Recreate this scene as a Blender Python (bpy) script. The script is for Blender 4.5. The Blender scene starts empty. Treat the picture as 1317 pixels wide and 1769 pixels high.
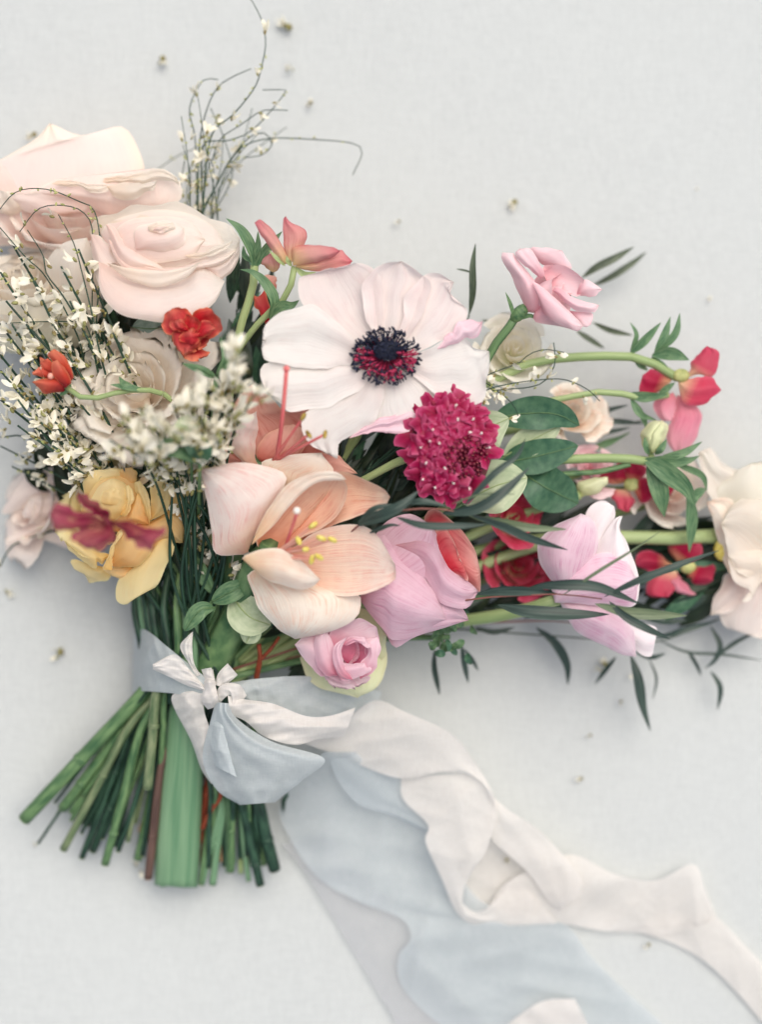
import bpy, math, random
import numpy as np
from mathutils import Vector, Matrix
DENOISE = True
rnd = random.Random(11)
npr = np.random.RandomState(5)
SC = bpy.context.scene
COL = SC.collection
# ------------------------------------------------------------------ camera, sky, sun, exposure
CX, CY = 658.5, 884.5            # centre of the picture plane, in picture units
U = 0.36 / 1317                  # one picture unit = 0.27 mm in the focal plane
D, ZF = 3200.0, 265.0            # height of the lens and of the plane of focus above the cloth (units)
cd = bpy.data.cameras.new('camera'); cam = bpy.data.objects.new('camera', cd); COL.objects.link(cam)
cam.location = (0, 0, D * U)
cd.sensor_fit = 'VERTICAL'; cd.sensor_height = 36.0
cd.lens = 36.0 * (D - ZF) / 1769.0
cd.clip_start = 0.01; cd.clip_end = 50
cd.dof.use_dof = True; cd.dof.focus_distance = (D - ZF) * U
cd.dof.aperture_fstop = (cd.lens / 1000) / (118 * U)
SC.camera = cam
SUN_EL, SUN_AZ = math.radians(66), math.radians(32)     # azimuth clockwise from the top of the picture
w = bpy.data.worlds.new('World'); SC.world = w; w.use_nodes = True
wn, wl = w.node_tree.nodes, w.node_tree.links
bg = wn['Background']
sky = wn.new('ShaderNodeTexSky'); sky.sky_type = 'NISHITA'; sky.sun_disc = False
sky.sun_elevation = SUN_EL; sky.sun_rotation = SUN_AZ
sky.air_density = 1.0; sky.dust_density = 4.0; sky.ozone_density = 1.0
hs = wn.new('ShaderNodeHueSaturation'); hs.inputs['Saturation'].default_value = 0.62
wl.new(sky.outputs[0], hs.inputs['Color']); wl.new(hs.outputs[0], bg.inputs[0])
bg.inputs[1].default_value = 0.125
sd = bpy.data.lights.new('sun', 'SUN'); sun = bpy.data.objects.new('sun', sd); COL.objects.link(sun)
sd.energy = 1.45; sd.angle = math.radians(55); sd.color = (1.0, 0.91, 0.79)
sun.rotation_euler = Vector((-math.sin(SUN_AZ) * math.cos(SUN_EL), -math.cos(SUN_AZ) * math.cos(SUN_EL), -math.sin(SUN_EL))).to_track_quat('-Z', 'Y').to_euler()
SC.view_settings.view_transform = 'Standard'; SC.view_settings.look = 'None'
SC.view_settings.exposure = 0.36; SC.view_settings.gamma = 1.0
SC.render.engine = 'CYCLES'
SC.cycles.max_bounces = 10; SC.cycles.diffuse_bounces = 6; SC.cycles.transmission_bounces = 8
SC.cycles.use_denoising = DENOISE

# ------------------------------------------------------------------ helpers: places and curves
def F(z): return (D - z) / (D - ZF)
def P(x, y, z):
    f = F(z); return np.array([(x - CX) * f * U, -(y - CY) * f * U, z * U])
def PA(a):                                             # array of picture points with heights -> world
    a = np.asarray(a, float); f = (D - a[..., 2]) / (D - ZF)
    return np.stack([(a[..., 0] - CX) * f * U, -(a[..., 1] - CY) * f * U, a[..., 2] * U], -1)
def crop(x0, y0, s, pts): return [(x0 + p[0] * s, y0 + p[1] * s) + tuple(p[2:]) for p in pts]
CA = lambda p: crop(0, 180, .3341, p)
CB = lambda p: crop(240, 0, .3341, p)
CC = lambda p: crop(0, 540, .3341, p)
CD = lambda p: crop(360, 360, .3797, p)
CE = lambda p: crop(330, 620, .4176, p)
CF = lambda p: crop(780, 400, .4077, p)
CG = lambda p: crop(780, 780, .4077, p)
CH = lambda p: crop(0, 1060, .4708, p)
CI = lambda p: crop(380, 1160, .7115, p)
def smooth(pts, n):                                    # Catmull-Rom through pts, n samples evenly by length
    p = np.asarray(pts, float)
    if len(p) == 2:
        t = np.linspace(0, 1, n)[:, None]; return p[0] * (1 - t) + p[1] * t
    q = np.vstack([2 * p[0] - p[1], p, 2 * p[-1] - p[-2]])
    out = []
    for i in range(1, len(q) - 2):
        t = np.linspace(0, 1, 20, endpoint=False)[:, None]
        a, b, c, d = q[i - 1], q[i], q[i + 1], q[i + 2]
        out.append(0.5 * (2 * b + (c - a) * t + (2 * a - 5 * b + 4 * c - d) * t ** 2 + (3 * b - a - 3 * c + d) * t ** 3))
    out.append(p[-1:]); o = np.vstack(out)
    s = np.concatenate([[0], np.cumsum(np.linalg.norm(np.diff(o, axis=0), axis=1))])
    if s[-1] < 1e-9: return np.repeat(o[:1], n, 0)
    tt = np.linspace(0, s[-1], n)
    return np.stack([np.interp(tt, s, o[:, k]) for k in range(o.shape[1])], -1)
def waves(n, k=4, amp=1.0):                            # smooth random curve of n samples
    t = np.linspace(0, 1, n); o = np.zeros(n)
    for i in range(1, k + 1): o += npr.normal() / i ** .6 * np.sin(t * math.pi * 2 * i * .8 + npr.uniform(0, 6.28))
    return o * amp
# ------------------------------------------------------------------ helpers: objects
def thing(name, label, cat, base, group=None):
    o = bpy.data.objects.new(name, None); COL.objects.link(o)
    o.location = P(*base); o.empty_display_size = .01
    o['label'] = label; o['category'] = cat
    if group: o['group'] = group
    return o
def mesh_of(name, V, Fc, uv=None, mats=(), mi=None):
    me = bpy.data.meshes.new(name)
    me.from_pydata([tuple(v) for v in V], [], [tuple(f) for f in Fc])
    me.polygons.foreach_set('use_smooth', [True] * len(me.polygons))
    if uv is not None:
        l = me.uv_layers.new(name='UVMap')
        idx = np.zeros(len(me.loops), int); me.loops.foreach_get('vertex_index', idx)
        l.data.foreach_set('uv', np.asarray(uv, float)[idx].ravel())
    for m in mats: me.materials.append(m)
    if mi is not None: me.polygons.foreach_set('material_index', list(mi))
    me.update(); return me
def part(name, V, Fc, uv, mat, parent, kind=None):
    V = np.asarray(V, float)
    if parent is not None: V = V - np.array(parent['_o'] if '_o' in parent else parent.location)
    me = mesh_of(name, V, Fc, uv, (mat,))
    o = bpy.data.objects.new(name, me); COL.objects.link(o)
    if parent is not None: o.parent = parent
    if kind: o['kind'] = kind
    return o
def grid_faces(nv, nu, off=0):
    return [(off + i * nu + j, off + i * nu + j + 1, off + (i + 1) * nu + j + 1, off + (i + 1) * nu + j) for i in range(nv - 1) for j in range(nu - 1)]
def grid_uv(nv, nu):
    u, v = np.meshgrid(np.linspace(0, 1, nu), np.linspace(0, 1, nv)); return np.stack([u.ravel(), v.ravel()], -1)
def sheet(name, G, mat, parent):                       # G: nv x nu x 3 in world space
    nv, nu = G.shape[:2]
    return part(name, G.reshape(-1, 3), grid_faces(nv, nu), grid_uv(nv, nu), mat, parent)

def petal(parent, mat, pts, tip, z0, z1, bulge=0, tilt=0, roll=0, fold=2.0, name='petal', nu=17, nv=31, rag=1.2):
    """A petal from its outline (picture points, the first at the base, pts[tip] at the tip), its heights and its cupping."""
    L = smooth([p[:2] for p in pts[:tip + 1]], nv)
    R = smooth([p[:2] for p in [pts[0]] + pts[:tip - 1:-1]], nv)
    e = np.sin(np.linspace(0, math.pi, nv)) ** .5
    hf = lambda: waves(nv, 5, rag * .9) * e + np.convolve(npr.normal(0, rag * .55, nv), [.25, .5, .25], 'same') * e
    L = L + np.stack([hf(), hf()], -1)
    R = R + np.stack([hf(), hf()], -1)
    u = np.linspace(0, 1, nu); v = np.linspace(0, 1, nv)
    uu, vv = np.meshgrid(u, v)
    xy = L[:, None] * (1 - uu)[..., None] + R[:, None] * uu[..., None]
    cu = 4 * uu * (1 - uu)
    z = z0 + (z1 - z0) * vv + tilt * (uu - .5) * np.sin(math.pi * vv) ** .5 + bulge * cu * np.sin(math.pi * np.clip(vv, 0, 1)) ** .8
    z -= roll * (np.clip((vv - .72) / .28, 0, 1) ** 2)
    ph = npr.uniform(0, 6.28)
    z += fold * np.sin(uu * npr.uniform(7, 12) + ph + vv * 2) * np.sin(math.pi * vv * .9) + fold * 1.3 * np.sin(uu * 16 + ph * 2) * np.clip(vv - .6, 0, 1)
    e4 = np.abs(2 * uu - 1) ** 5; ed = fold * .55 * np.sin(math.pi * vv) ** .5
    z += ed * e4 * (np.sin(vv * npr.uniform(14, 22) + ph) + .6 * np.sin(vv * 34 + uu * 3 + ph))
    return sheet(name, PA(np.dstack([xy, z])), mat, parent)

def strip(name, A, B, mat, parent, nv=64, nu=29, bulge=0, wr=2.5, freq=9, crk=1.0):
    """A ribbon or band between two edges, each a list of (x, y, height)."""
    L, R = smooth(A, nv), smooth(B, nv)
    u = np.linspace(0, 1, nu); v = np.linspace(0, 1, nv); uu, vv = np.meshgrid(u, v)
    g = L[:, None] * (1 - uu)[..., None] + R[:, None] * uu[..., None]
    ph = npr.uniform(0, 6.28)
    wr = wr * .5; freq = freq * .62; g[..., 2] += wr * .8 * np.sin(vv * 11 + uu * 2.2 + ph * 2) * np.sin(uu * 3.1); g[..., 2] += bulge * 4 * uu * (1 - uu) + wr * np.sin(uu * freq + vv * 5 + ph) * (0.4 + .6 * np.sin(vv * 7 + ph)) + wr * .5 * np.sin(uu * freq * 2.1 + ph * 3 - vv * 9)
    gx, gy = g[..., 0], g[..., 1]
    for _ in range(9):                                   # fine creases in random directions
        wl, an_ = npr.uniform(26, 90) if crk > 1.9 else npr.uniform(60, 190), npr.uniform(0, 3.14)
        c_ = np.sin((gx * math.cos(an_) + gy * math.sin(an_)) / wl * 6.283 + npr.uniform(0, 6.28)); msk = np.clip(np.sin(gx / npr.uniform(60, 120) + npr.uniform(0, 6)) * np.sin(gy / npr.uniform(60, 120) + npr.uniform(0, 6)), 0, 1)
        g[..., 2] += -np.abs(c_) * wl * (.05 if crk > 1.9 else .03) * msk * crk
    g[..., 2] = np.maximum(g[..., 2], 2)
    return sheet(name, PA(g), mat, parent)

def tube_geo(path, r0, r1, n=24, sides=8, world=False, lump=0.06):
    p = smooth(path, n)
    if not world:
        f = (D - p[:, 2]) / (D - ZF); p = PA(p); rad = np.linspace(r0, r1, n) * f * U
    else: rad = np.linspace(r0, r1, n)
    rad = rad * (1 + waves(n, 4, lump * .5))
    t = np.gradient(p, axis=0); t /= np.linalg.norm(t, axis=1)[:, None] + 1e-12
    ref = np.array([0, 0, 1.0]) if abs(t[:, 2]).max() < .95 else np.array([.3, .9, .2])
    a = np.cross(t, ref); a /= np.linalg.norm(a, axis=1)[:, None] + 1e-12; b = np.cross(t, a)
    th = np.linspace(0, 2 * math.pi, sides, endpoint=False)
    V = p[:, None] + rad[:, None, None] * (a[:, None] * np.cos(th)[None, :, None] + b[:, None] * np.sin(th)[None, :, None])
    V = V.reshape(-1, 3); Fc = []
    for i in range(n - 1):
        for j in range(sides):
            k = (j + 1) % sides; Fc.append((i * sides + j, i * sides + k, (i + 1) * sides + k, (i + 1) * sides + j))
    Fc.append(tuple(range(sides))[::-1]); Fc.append(tuple((n - 1) * sides + j for j in range(sides)))
    uv = np.stack([np.tile(np.linspace(0, 1, sides), n), np.repeat(np.linspace(0, 1, n), sides)], -1)
    return V, Fc, uv
def tube(name, path, r0, r1, mat, parent, n=24, sides=8, kind=None):
    V, Fc, uv = tube_geo(path, r0, r1, n, sides); return part(name, V, Fc, uv, mat, parent, kind)

def leaf(name, path, W, mat, parent, turn=0.3, fold=.25, n=18, peak=.45, blunt=1.0, droop=0):
    """A leaf along a path of (x, y, height); W its full width; turn rolls the blade about its midrib."""
    p = smooth(path, n); f = (D - p[:, 2]) / (D - ZF); q = PA(p)
    t = np.gradient(q, axis=0); t /= np.linalg.norm(t, axis=1)[:, None] + 1e-12
    a = np.cross(np.array([0, 0, 1.0]), t); a /= np.linalg.norm(a, axis=1)[:, None] + 1e-12
    b = np.cross(t, a)
    tt = np.linspace(0, 1, n); k = math.log(.5) / math.log(peak)
    wd = np.sin(math.pi * tt ** k) ** blunt * W * .5 * U * f + .4 * U
    ro = turn + waves(n, 2, .12)
    s = np.array([-1, -.5, 0, .5, 1.0])
    ca = a * np.cos(ro)[:, None] + b * np.sin(ro)[:, None]; cb = -a * np.sin(ro)[:, None] + b * np.cos(ro)[:, None]
    G = q[:, None] + (ca[:, None] * s[None, :, None] + cb[:, None] * (np.abs(s) * fold)[None, :, None]) * wd[:, None, None]
    return sheet(name, G, mat, parent)

def frame_of(axis):
    z = np.asarray(axis, float); z = z / np.linalg.norm(z)
    x = np.cross([0, 1, 0.01], z); x /= np.linalg.norm(x); return np.stack([x, np.cross(z, x), z])
def rose(parent, c, axis, R, H, n, mat, opening=1.0, spin=0.0, outer_from=99, mat2=None, ruff=.02, nu=17, nv=15, t0=0.0, wide=1.0):
    """Spiral of cupped petals about an axis; c is the base of the cup in picture units."""
    M = frame_of(axis); o = P(*c); sc = U * F(c[2])
    for k in range(n):
        t = t0 + (1 - t0) * k / max(1, n - 1)
        u, v = np.meshgrid(np.linspace(-1, 1, nu), np.linspace(0, 1, nv))
        rr = R * (.09 + .91 * t ** .95) * npr.uniform(.95, 1.05)
        hh = H * (1.0 - .22 * t ** 1.5) * npr.uniform(.96, 1.04)
        W = (2.9 * (1 - t) ** 1.3 + .95 * t ** .6) * wide
        top = 1 - .11 * np.abs(u) ** 3.0 + ruff * np.sin(u * 6 + npr.uniform(0, 6)) + ruff * .7 * np.sin(u * 13 + npr.uniform(0, 6))
        vv = v * top
        r = rr * (1 - (1 - np.clip(vv, 0, 1.1)) ** 2.3) * (1 + .11 * u * (1 if k % 2 else .8))
        z = hh * vv
        q = np.clip((vv - .70) / .30, 0, 1.3) ** 2
        r = r + opening * rr * .30 * q * t ** .5 * (1 + .45 * np.sin(u * 3 + k)); z = z - opening * hh * .20 * q * t ** .8 + hh * .03 * q * np.sin(u * 7 + k * 2)
        ang = spin + k * 2.39996 + u * W * (.42 + .58 * np.clip(vv, 0, 1) ** .6)
        r = r + R * .018 * np.sin(u * 5 + k * 1.7 + vv * 4)
        loc = np.stack([r * np.cos(ang), r * np.sin(ang), z], -1)
        m = mat2 if (mat2 is not None and k >= outer_from) else mat
        sheet('petal', o + (loc @ M) * sc, m, parent)
def blob(name, c, rx, ry, rz, mat, parent, axis=(0, 0, 1), bump=0.0, nu=16, nv=10):
    th, ph = np.meshgrid(np.linspace(0, 2 * math.pi, nu), np.linspace(0, math.pi, nv))
    k = 1 + bump * np.sin(th * 7) * np.sin(ph * 6)
    loc = np.stack([rx * np.sin(ph) * np.cos(th) * k, ry * np.sin(ph) * np.sin(th) * k, rz * np.cos(ph)], -1)
    return sheet(name, P(*c) + (loc @ frame_of(axis)) * U * F(c[2]), mat, parent)
# ------------------------------------------------------------------ materials
def lin(c):
    return tuple(((x / 255) / 12.92 if x / 255 <= .04045 else ((x / 255 + .055) / 1.055) ** 2.4) for x in c) + (1,)
def pale(c, k=.30):
    l = (c[0] * .3 + c[1] * .59 + c[2] * .11) / 255
    k = k * min(1, max(0, (l - .42) / .3)); return tuple(x + (246 - x) * k for x in c)
def calm(c, k=.22):
    g = c[0] * .3 + c[1] * .59 + c[2] * .11
    return tuple(x + (g - x) * k for x in c) if c[1] > c[0] and c[1] > c[2] else c
def new_mat(name):
    m = bpy.data.materials.new(name); m.use_nodes = True
    nt = m.node_tree; nt.nodes.clear(); return m, nt, nt.nodes.new, nt.links.new
def finish(nt, N, K, color, bump, rough, trans, spec=.16, tcol=None, sheen=0, sheer=0):
    pr = N('ShaderNodeBsdfPrincipled'); pr.inputs['Roughness'].default_value = rough
    pr.inputs['Specular IOR Level'].default_value = spec
    if sheen: pr.inputs['Sheen Weight'].default_value = sheen; pr.inputs['Sheen Roughness'].default_value = .5
    K(color, pr.inputs['Base Color'])
    out = N('ShaderNodeOutputMaterial')
    if bump is not None: K(bump, pr.inputs['Normal'])
    if trans:
        tr = N('ShaderNodeBsdfTranslucent'); K(color, tr.inputs[0])
        if bump is not None: K(bump, tr.inputs['Normal'])
        mx = N('ShaderNodeMixShader'); mx.inputs[0].default_value = trans
        K(pr.outputs[0], mx.inputs[1]); K(tr.outputs[0], mx.inputs[2])
        if sheer:
            tp = N('ShaderNodeBsdfTransparent'); m2 = N('ShaderNodeMixShader'); m2.inputs[0].default_value = sheer
            K(mx.outputs[0], m2.inputs[1]); K(tp.outputs[0], m2.inputs[2]); K(m2.outputs[0], out.inputs[0])
        else: K(mx.outputs[0], out.inputs[0])
    else: K(pr.outputs[0], out.inputs[0])
def mixc(N, K, fac, a, b, mode='MIX'):
    m = N('ShaderNodeMix'); m.data_type = 'RGBA'; m.blend_type = mode
    for s, v in ((m.inputs[0], fac), (m.inputs[6], a), (m.inputs[7], b)):
        if isinstance(v, (int, float, tuple)): s.default_value = v
        else: K(v, s)
    return m.outputs[2]
def petal_mat(name, base, mid, tip, edge=None, vein=None, va=.35, trans=.2, rough=.5, ea=.8, mott=.10, bump=.22, fu=16):
    base, mid, tip = pale(base, .16), pale(mid), pale(tip)
    m, nt, N, K = new_mat(name)
    uv = N('ShaderNodeUVMap'); sp = N('ShaderNodeSeparateXYZ'); K(uv.outputs[0], sp.inputs[0])
    oi = N('ShaderNodeObjectInfo')
    rp = N('ShaderNodeValToRGB'); K(sp.outputs[1], rp.inputs[0])
    e = rp.color_ramp.elements
    e[0].position = .04; e[0].color = lin(base); e[1].position = .97; e[1].color = lin(tip)
    x = e.new(.45); x.color = lin(mid)
    col = rp.outputs[0]
    def math_(op, a, b=None, c=None):
        n = N('ShaderNodeMath'); n.operation = op
        for s, v in zip(n.inputs, (a, b, c)):
            if v is None: continue
            if isinstance(v, (int, float)): s.default_value = v
            else: K(v, s)
        return n.outputs[0]
    if edge is not None:
        d = math_('ABSOLUTE', math_('MULTIPLY_ADD', sp.outputs[0], 2, -1))
        d = math_('MAXIMUM', math_('POWER', d, 9), math_('POWER', sp.outputs[1], 9))
        col = mixc(N, K, math_('MULTIPLY', d, ea), col, lin(edge))
    # veins along the petal
    cb = N('ShaderNodeCombineXYZ'); K(math_('MULTIPLY', sp.outputs[0], fu), cb.inputs[0]); K(math_('MULTIPLY', sp.outputs[1], 1.6), cb.inputs[1]); K(math_('MULTIPLY', oi.outputs['Random'], 40), cb.inputs[2])
    nz = N('ShaderNodeTexNoise'); nz.inputs['Scale'].default_value = 1.0; nz.inputs['Detail'].default_value = 5; nz.inputs['Roughness'].default_value = .62
    K(cb.outputs[0], nz.inputs['Vector'])
    mr = N('ShaderNodeMapRange'); mr.inputs[1].default_value = .45; mr.inputs[2].default_value = .72; K(nz.outputs[0], mr.inputs[0])
    nb = N('ShaderNodeTexNoise'); nb.inputs['Scale'].default_value = 130; nb.inputs['Detail'].default_value = 3; tcb = N('ShaderNodeTexCoord'); K(tcb.outputs['Object'], nb.inputs['Vector'])
    mb = N('ShaderNodeMapRange'); mb.inputs[1].default_value = .38; mb.inputs[2].default_value = .66; K(nb.outputs[0], mb.inputs[0])
    if vein is not None: col = mixc(N, K, math_('MULTIPLY', math_('MULTIPLY', mr.outputs[0], mb.outputs[0]), va), col, lin(vein))
    nf = N('ShaderNodeTexNoise'); nf.inputs['Scale'].default_value = 3.2; nf.inputs['Detail'].default_value = 3; K(cb.outputs[0], nf.inputs['Vector'])
    mf = N('ShaderNodeMapRange'); mf.inputs[1].default_value = .48; mf.inputs[2].default_value = .8; K(nf.outputs[0], mf.inputs[0])
    if vein is not None: col = mixc(N, K, math_('MULTIPLY', math_('MULTIPLY', mf.outputs[0], mb.outputs[0]), va * .6), col, lin(vein))
    tc = N('ShaderNodeTexCoord')
    n2 = N('ShaderNodeTexNoise'); n2.inputs['Scale'].default_value = 90; n2.inputs['Detail'].default_value = 4; K(tc.outputs['Object'], n2.inputs['Vector'])
    hsv = N('ShaderNodeHueSaturation')
    K(math_('MULTIPLY_ADD', n2.outputs[0], mott * 2, 1 - mott), hsv.inputs['Saturation'])
    K(math_('MULTIPLY_ADD', math_('ADD', n2.outputs[0], math_('MULTIPLY', oi.outputs['Random'], .6)), mott * 1.1, 1 - mott * .9), hsv.inputs['Value'])
    K(col, hsv.inputs['Color'])
    bp = N('ShaderNodeBump'); bp.inputs['Strength'].default_value = bump; bp.inputs['Distance'].default_value = .0008
    K(math_('ADD', nz.outputs[0], math_('MULTIPLY', nf.outputs[0], .5)), bp.inputs['Height'])
    finish(nt, N, K, hsv.outputs[0], bp.outputs[0], rough, trans)
    return m
def plain_mat(name, c1, c2, scale=200, trans=0, rough=.5, bump=.3, spec=.35, stretch=None, dist=.0004):
    c1, c2 = calm(c1), calm(c2)
    m, nt, N, K = new_mat(name)
    if stretch:
        uv = N('ShaderNodeUVMap'); mp = N('ShaderNodeMapping'); K(uv.outputs[0], mp.inputs[0]); mp.inputs['Scale'].default_value = stretch + (1,); src = mp.outputs[0]
        oi = N('ShaderNodeObjectInfo'); ad = N('ShaderNodeVectorMath'); K(src, ad.inputs[0]); K(oi.outputs['Random'], ad.inputs[1]); src = ad.outputs[0]
    else:
        tc = N('ShaderNodeTexCoord'); src = tc.outputs['Object']
    nz = N('ShaderNodeTexNoise'); nz.inputs['Scale'].default_value = 1 if stretch else scale; nz.inputs['Detail'].default_value = 5
    K(src, nz.inputs['Vector'])
    rp = N('ShaderNodeValToRGB'); e = rp.color_ramp.elements; e[0].position = .33; e[0].color = lin(c1); e[1].position = .68; e[1].color = lin(c2)
    K(nz.outputs[0], rp.inputs[0])
    bp = N('ShaderNodeBump'); bp.inputs['Strength'].default_value = bump; bp.inputs['Distance'].default_value = dist; K(nz.outputs[0], bp.inputs['Height'])
    finish(nt, N, K, rp.outputs[0], bp.outputs[0], rough, trans, spec)
    return m
M = {}
M['blush'] = petal_mat('blush_petal', (249, 216, 202), (250, 227, 215), (251, 237, 226), (252, 245, 232), (240, 204, 194), .35, trans=.4, bump=.5, fu=34, mott=.13)
M['blushdeep'] = petal_mat('deep_blush_petal', (246, 220, 206), (244, 214, 206), (247, 226, 208), (248, 230, 208), (240, 200, 196), .3)
M['cream'] = petal_mat('cream_petal', (247, 226, 202), (248, 236, 218), (250, 242, 228), (251, 246, 234), (242, 216, 194), .35, trans=.46, bump=.5, fu=34, mott=.13)
M['creamgreen'] = petal_mat('greenish_cream_petal', (232, 234, 196), (242, 236, 214), (246, 240, 224), (246, 242, 228), (234, 224, 204), .22, trans=.4)
M['yellow'] = petal_mat('apricot_yellow_petal', (244, 160, 66), (249, 190, 100), (251, 212, 130), (252, 232, 164), (242, 166, 80), .3, trans=.42)
M['yellowpale'] = petal_mat('pale_yellow_petal', (247, 194, 96), (251, 219, 134), (252, 230, 158), (253, 241, 186), (247, 200, 112), .25, trans=.42)
M['mauveblush'] = petal_mat('faded_blush_petal', (232, 206, 192), (242, 218, 206), (246, 230, 218), (248, 236, 224), (232, 204, 196), .3, trans=.35)
M['white'] = petal_mat('white_anemone_petal', (234, 214, 208), (237, 230, 223), (239, 234, 227), (241, 237, 231), (220, 200, 196), .35, rough=.5, bump=.5, fu=16, mott=.12, trans=.3)
M['whitepink'] = petal_mat('pink_white_petal', (238, 228, 222), (238, 220, 214), (239, 220, 214), (242, 231, 226), (222, 190, 190), .42, rough=.5, bump=.45, fu=14, mott=.12, trans=.3)
M['pinkback'] = petal_mat('pink_petal_underside', (244, 205, 212), (240, 196, 208), (244, 214, 220), (240, 190, 200), (222, 150, 176), .6, fu=30)
M['peach'] = petal_mat('peach_amaryllis_petal', (222, 128, 80), (246, 198, 164), (251, 232, 216), (250, 238, 222), (232, 156, 138), 1.0, rough=.5, bump=.7, fu=44)
M['peachpink'] = petal_mat('pink_peach_petal', (240, 186, 146), (249, 224, 210), (251, 232, 222), (252, 240, 228), (232, 160, 152), .9, rough=.5, bump=.7, fu=44)
M['peachcream'] = petal_mat('cream_peach_petal', (242, 196, 140), (249, 229, 204), (251, 239, 222), (252, 244, 230), (236, 180, 150), .9, rough=.5, bump=.7, fu=44)
M['peachdeep'] = petal_mat('deep_peach_petal', (220, 116, 70), (240, 170, 130), (248, 202, 168), (250, 236, 214), (214, 120, 98), .9, rough=.5, bump=.7, fu=40)
M['coral'] = petal_mat('coral_amaryllis_petal', (206, 90, 76), (226, 142, 124), (236, 170, 146), (242, 196, 168), (196, 80, 74), .8, rough=.5, bump=.6, fu=36)
M['pink'] = petal_mat('orchid_pink_petal', (214, 146, 158), (222, 166, 186), (226, 180, 198), (234, 200, 210), (204, 130, 158), .8, rough=.55, bump=.6, fu=40)
M['pinklight'] = petal_mat('light_pink_petal', (226, 150, 160), (240, 188, 196), (244, 206, 210), (246, 214, 216), (232, 166, 178), .45)
M['lisi'] = petal_mat('pink_lisianthus_petal', (216, 124, 144), (240, 186, 202), (246, 214, 223), (248, 222, 230), (220, 146, 172), .5, trans=.42)
M['lisideep'] = petal_mat('deep_pink_lisianthus_petal', (176, 70, 100), (206, 112, 142), (226, 160, 182), (236, 180, 200), (180, 80, 116), .5, trans=.3)
M['tulip'] = petal_mat('pink_tulip_petal', (244, 214, 222), (236, 186, 206), (242, 206, 220), (248, 236, 238), (214, 134, 174), .9, fu=40, bump=.5)
M['tulippale'] = petal_mat('pale_tulip_petal', (240, 200, 214), (246, 226, 230), (250, 240, 240), (250, 246, 244), (232, 186, 204), .4, fu=22)
M['redcoral'] = petal_mat('red_coral_petal', (170, 36, 46), (196, 50, 58), (212, 100, 84), (236, 150, 108), (160, 22, 44), .7, trans=.25)
M['orange'] = petal_mat('orange_red_petal', (150, 24, 44), (196, 74, 58), (212, 108, 78), (230, 146, 108), (176, 46, 44), .5, trans=.25)
M['coralpink'] = petal_mat('coral_pink_petal', (236, 200, 130), (222, 146, 132), (208, 116, 122), (196, 92, 108), (200, 100, 104), .6, trans=.3)
M['crimson'] = petal_mat('crimson_petal', (214, 160, 110), (168, 30, 62), (192, 58, 88), (212, 110, 132), (130, 14, 46), .5, trans=.26)
M['rosered'] = petal_mat('rose_red_petal', (232, 200, 150), (206, 76, 96), (196, 58, 88), (214, 110, 130), (176, 36, 70), .5, trans=.28)
M['rosepink'] = petal_mat('rose_pink_petal', (226, 130, 140), (222, 120, 142), (232, 150, 168), (236, 170, 180), (196, 80, 112), .6, trans=.3)
M['burg'] = petal_mat('burgundy_petal', (96, 10, 34), (150, 44, 74), (176, 92, 106), (150, 62, 96), (206, 156, 124), .9, trans=.42, fu=12)
M['scab'] = petal_mat('magenta_scabiosa_petal', (84, 4, 34), (146, 12, 58), (178, 40, 88), (212, 104, 144), (104, 4, 42), .6, trans=.22, rough=.34)
M['limegreen'] = petal_mat('lime_green_petal', (186, 196, 120), (208, 214, 150), (220, 226, 170), (226, 218, 180), (180, 192, 110), .4)
M['ranred'] = petal_mat('streaked_red_petal', (170, 30, 46), (206, 70, 78), (238, 168, 150), (244, 200, 184), (176, 24, 48), .8, fu=12)
M['stemgreen'] = plain_mat('stem_green', (52, 98, 56), (108, 146, 86), stretch=(7, 9), bump=.4, rough=.45)
M['stemlight'] = plain_mat('light_stem_green', (142, 170, 98), (184, 202, 134), stretch=(5, 4), bump=.2, rough=.45, trans=.1)
M['stemdark'] = plain_mat('broom_stem_green', (14, 44, 34), (48, 88, 62), stretch=(6, 9), bump=.3, rough=.5)
M['stemgrey'] = plain_mat('grey_green_stem', (74, 104, 62), (128, 142, 96), stretch=(6, 8), bump=.3, rough=.5)
M['stembrown'] = plain_mat('brown_stem', (70, 52, 46), (112, 86, 76), stretch=(6, 3), bump=.4, rough=.55)
M['stemred'] = plain_mat('rust_red_stem', (110, 48, 30), (158, 72, 42), stretch=(5, 3), bump=.4, rough=.55)
M['stempeach'] = plain_mat('peach_cut_stem', (176, 130, 96), (206, 160, 124), stretch=(5, 3), rough=.55)
M['amstem'] = plain_mat('amaryllis_stem', (84, 136, 92), (122, 164, 118), stretch=(26, 1.6), bump=.5, rough=.5, dist=.0006)
M['pith'] = plain_mat('cut_pith', (112, 146, 84), (168, 182, 130), scale=500, rough=.7)
M['leafdark'] = plain_mat('dark_slender_leaf', (36, 56, 50), (70, 92, 80), stretch=(4, 2), bump=.3, rough=.42, trans=.06)
M['leafslim'] = plain_mat('soft_olive_blade', (58, 72, 54), (104, 116, 88), stretch=(4, 4), bump=.3, rough=.5, trans=.1)
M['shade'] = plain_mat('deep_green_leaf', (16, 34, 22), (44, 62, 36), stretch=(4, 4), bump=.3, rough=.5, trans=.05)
M['leafolive'] = plain_mat('olive_leaf', (84, 106, 74), (124, 140, 100), stretch=(4, 3), bump=.3, rough=.45, trans=.12)
M['leafgreen'] = plain_mat('mid_green_leaf', (66, 116, 74), (120, 158, 104), stretch=(7, 5), bump=.5, rough=.5, trans=.22)
M['leafbroad'] = plain_mat('broad_dark_leaf', (50, 100, 72), (80, 128, 90), stretch=(4, 13), bump=.5, rough=.42, trans=.16)
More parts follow.
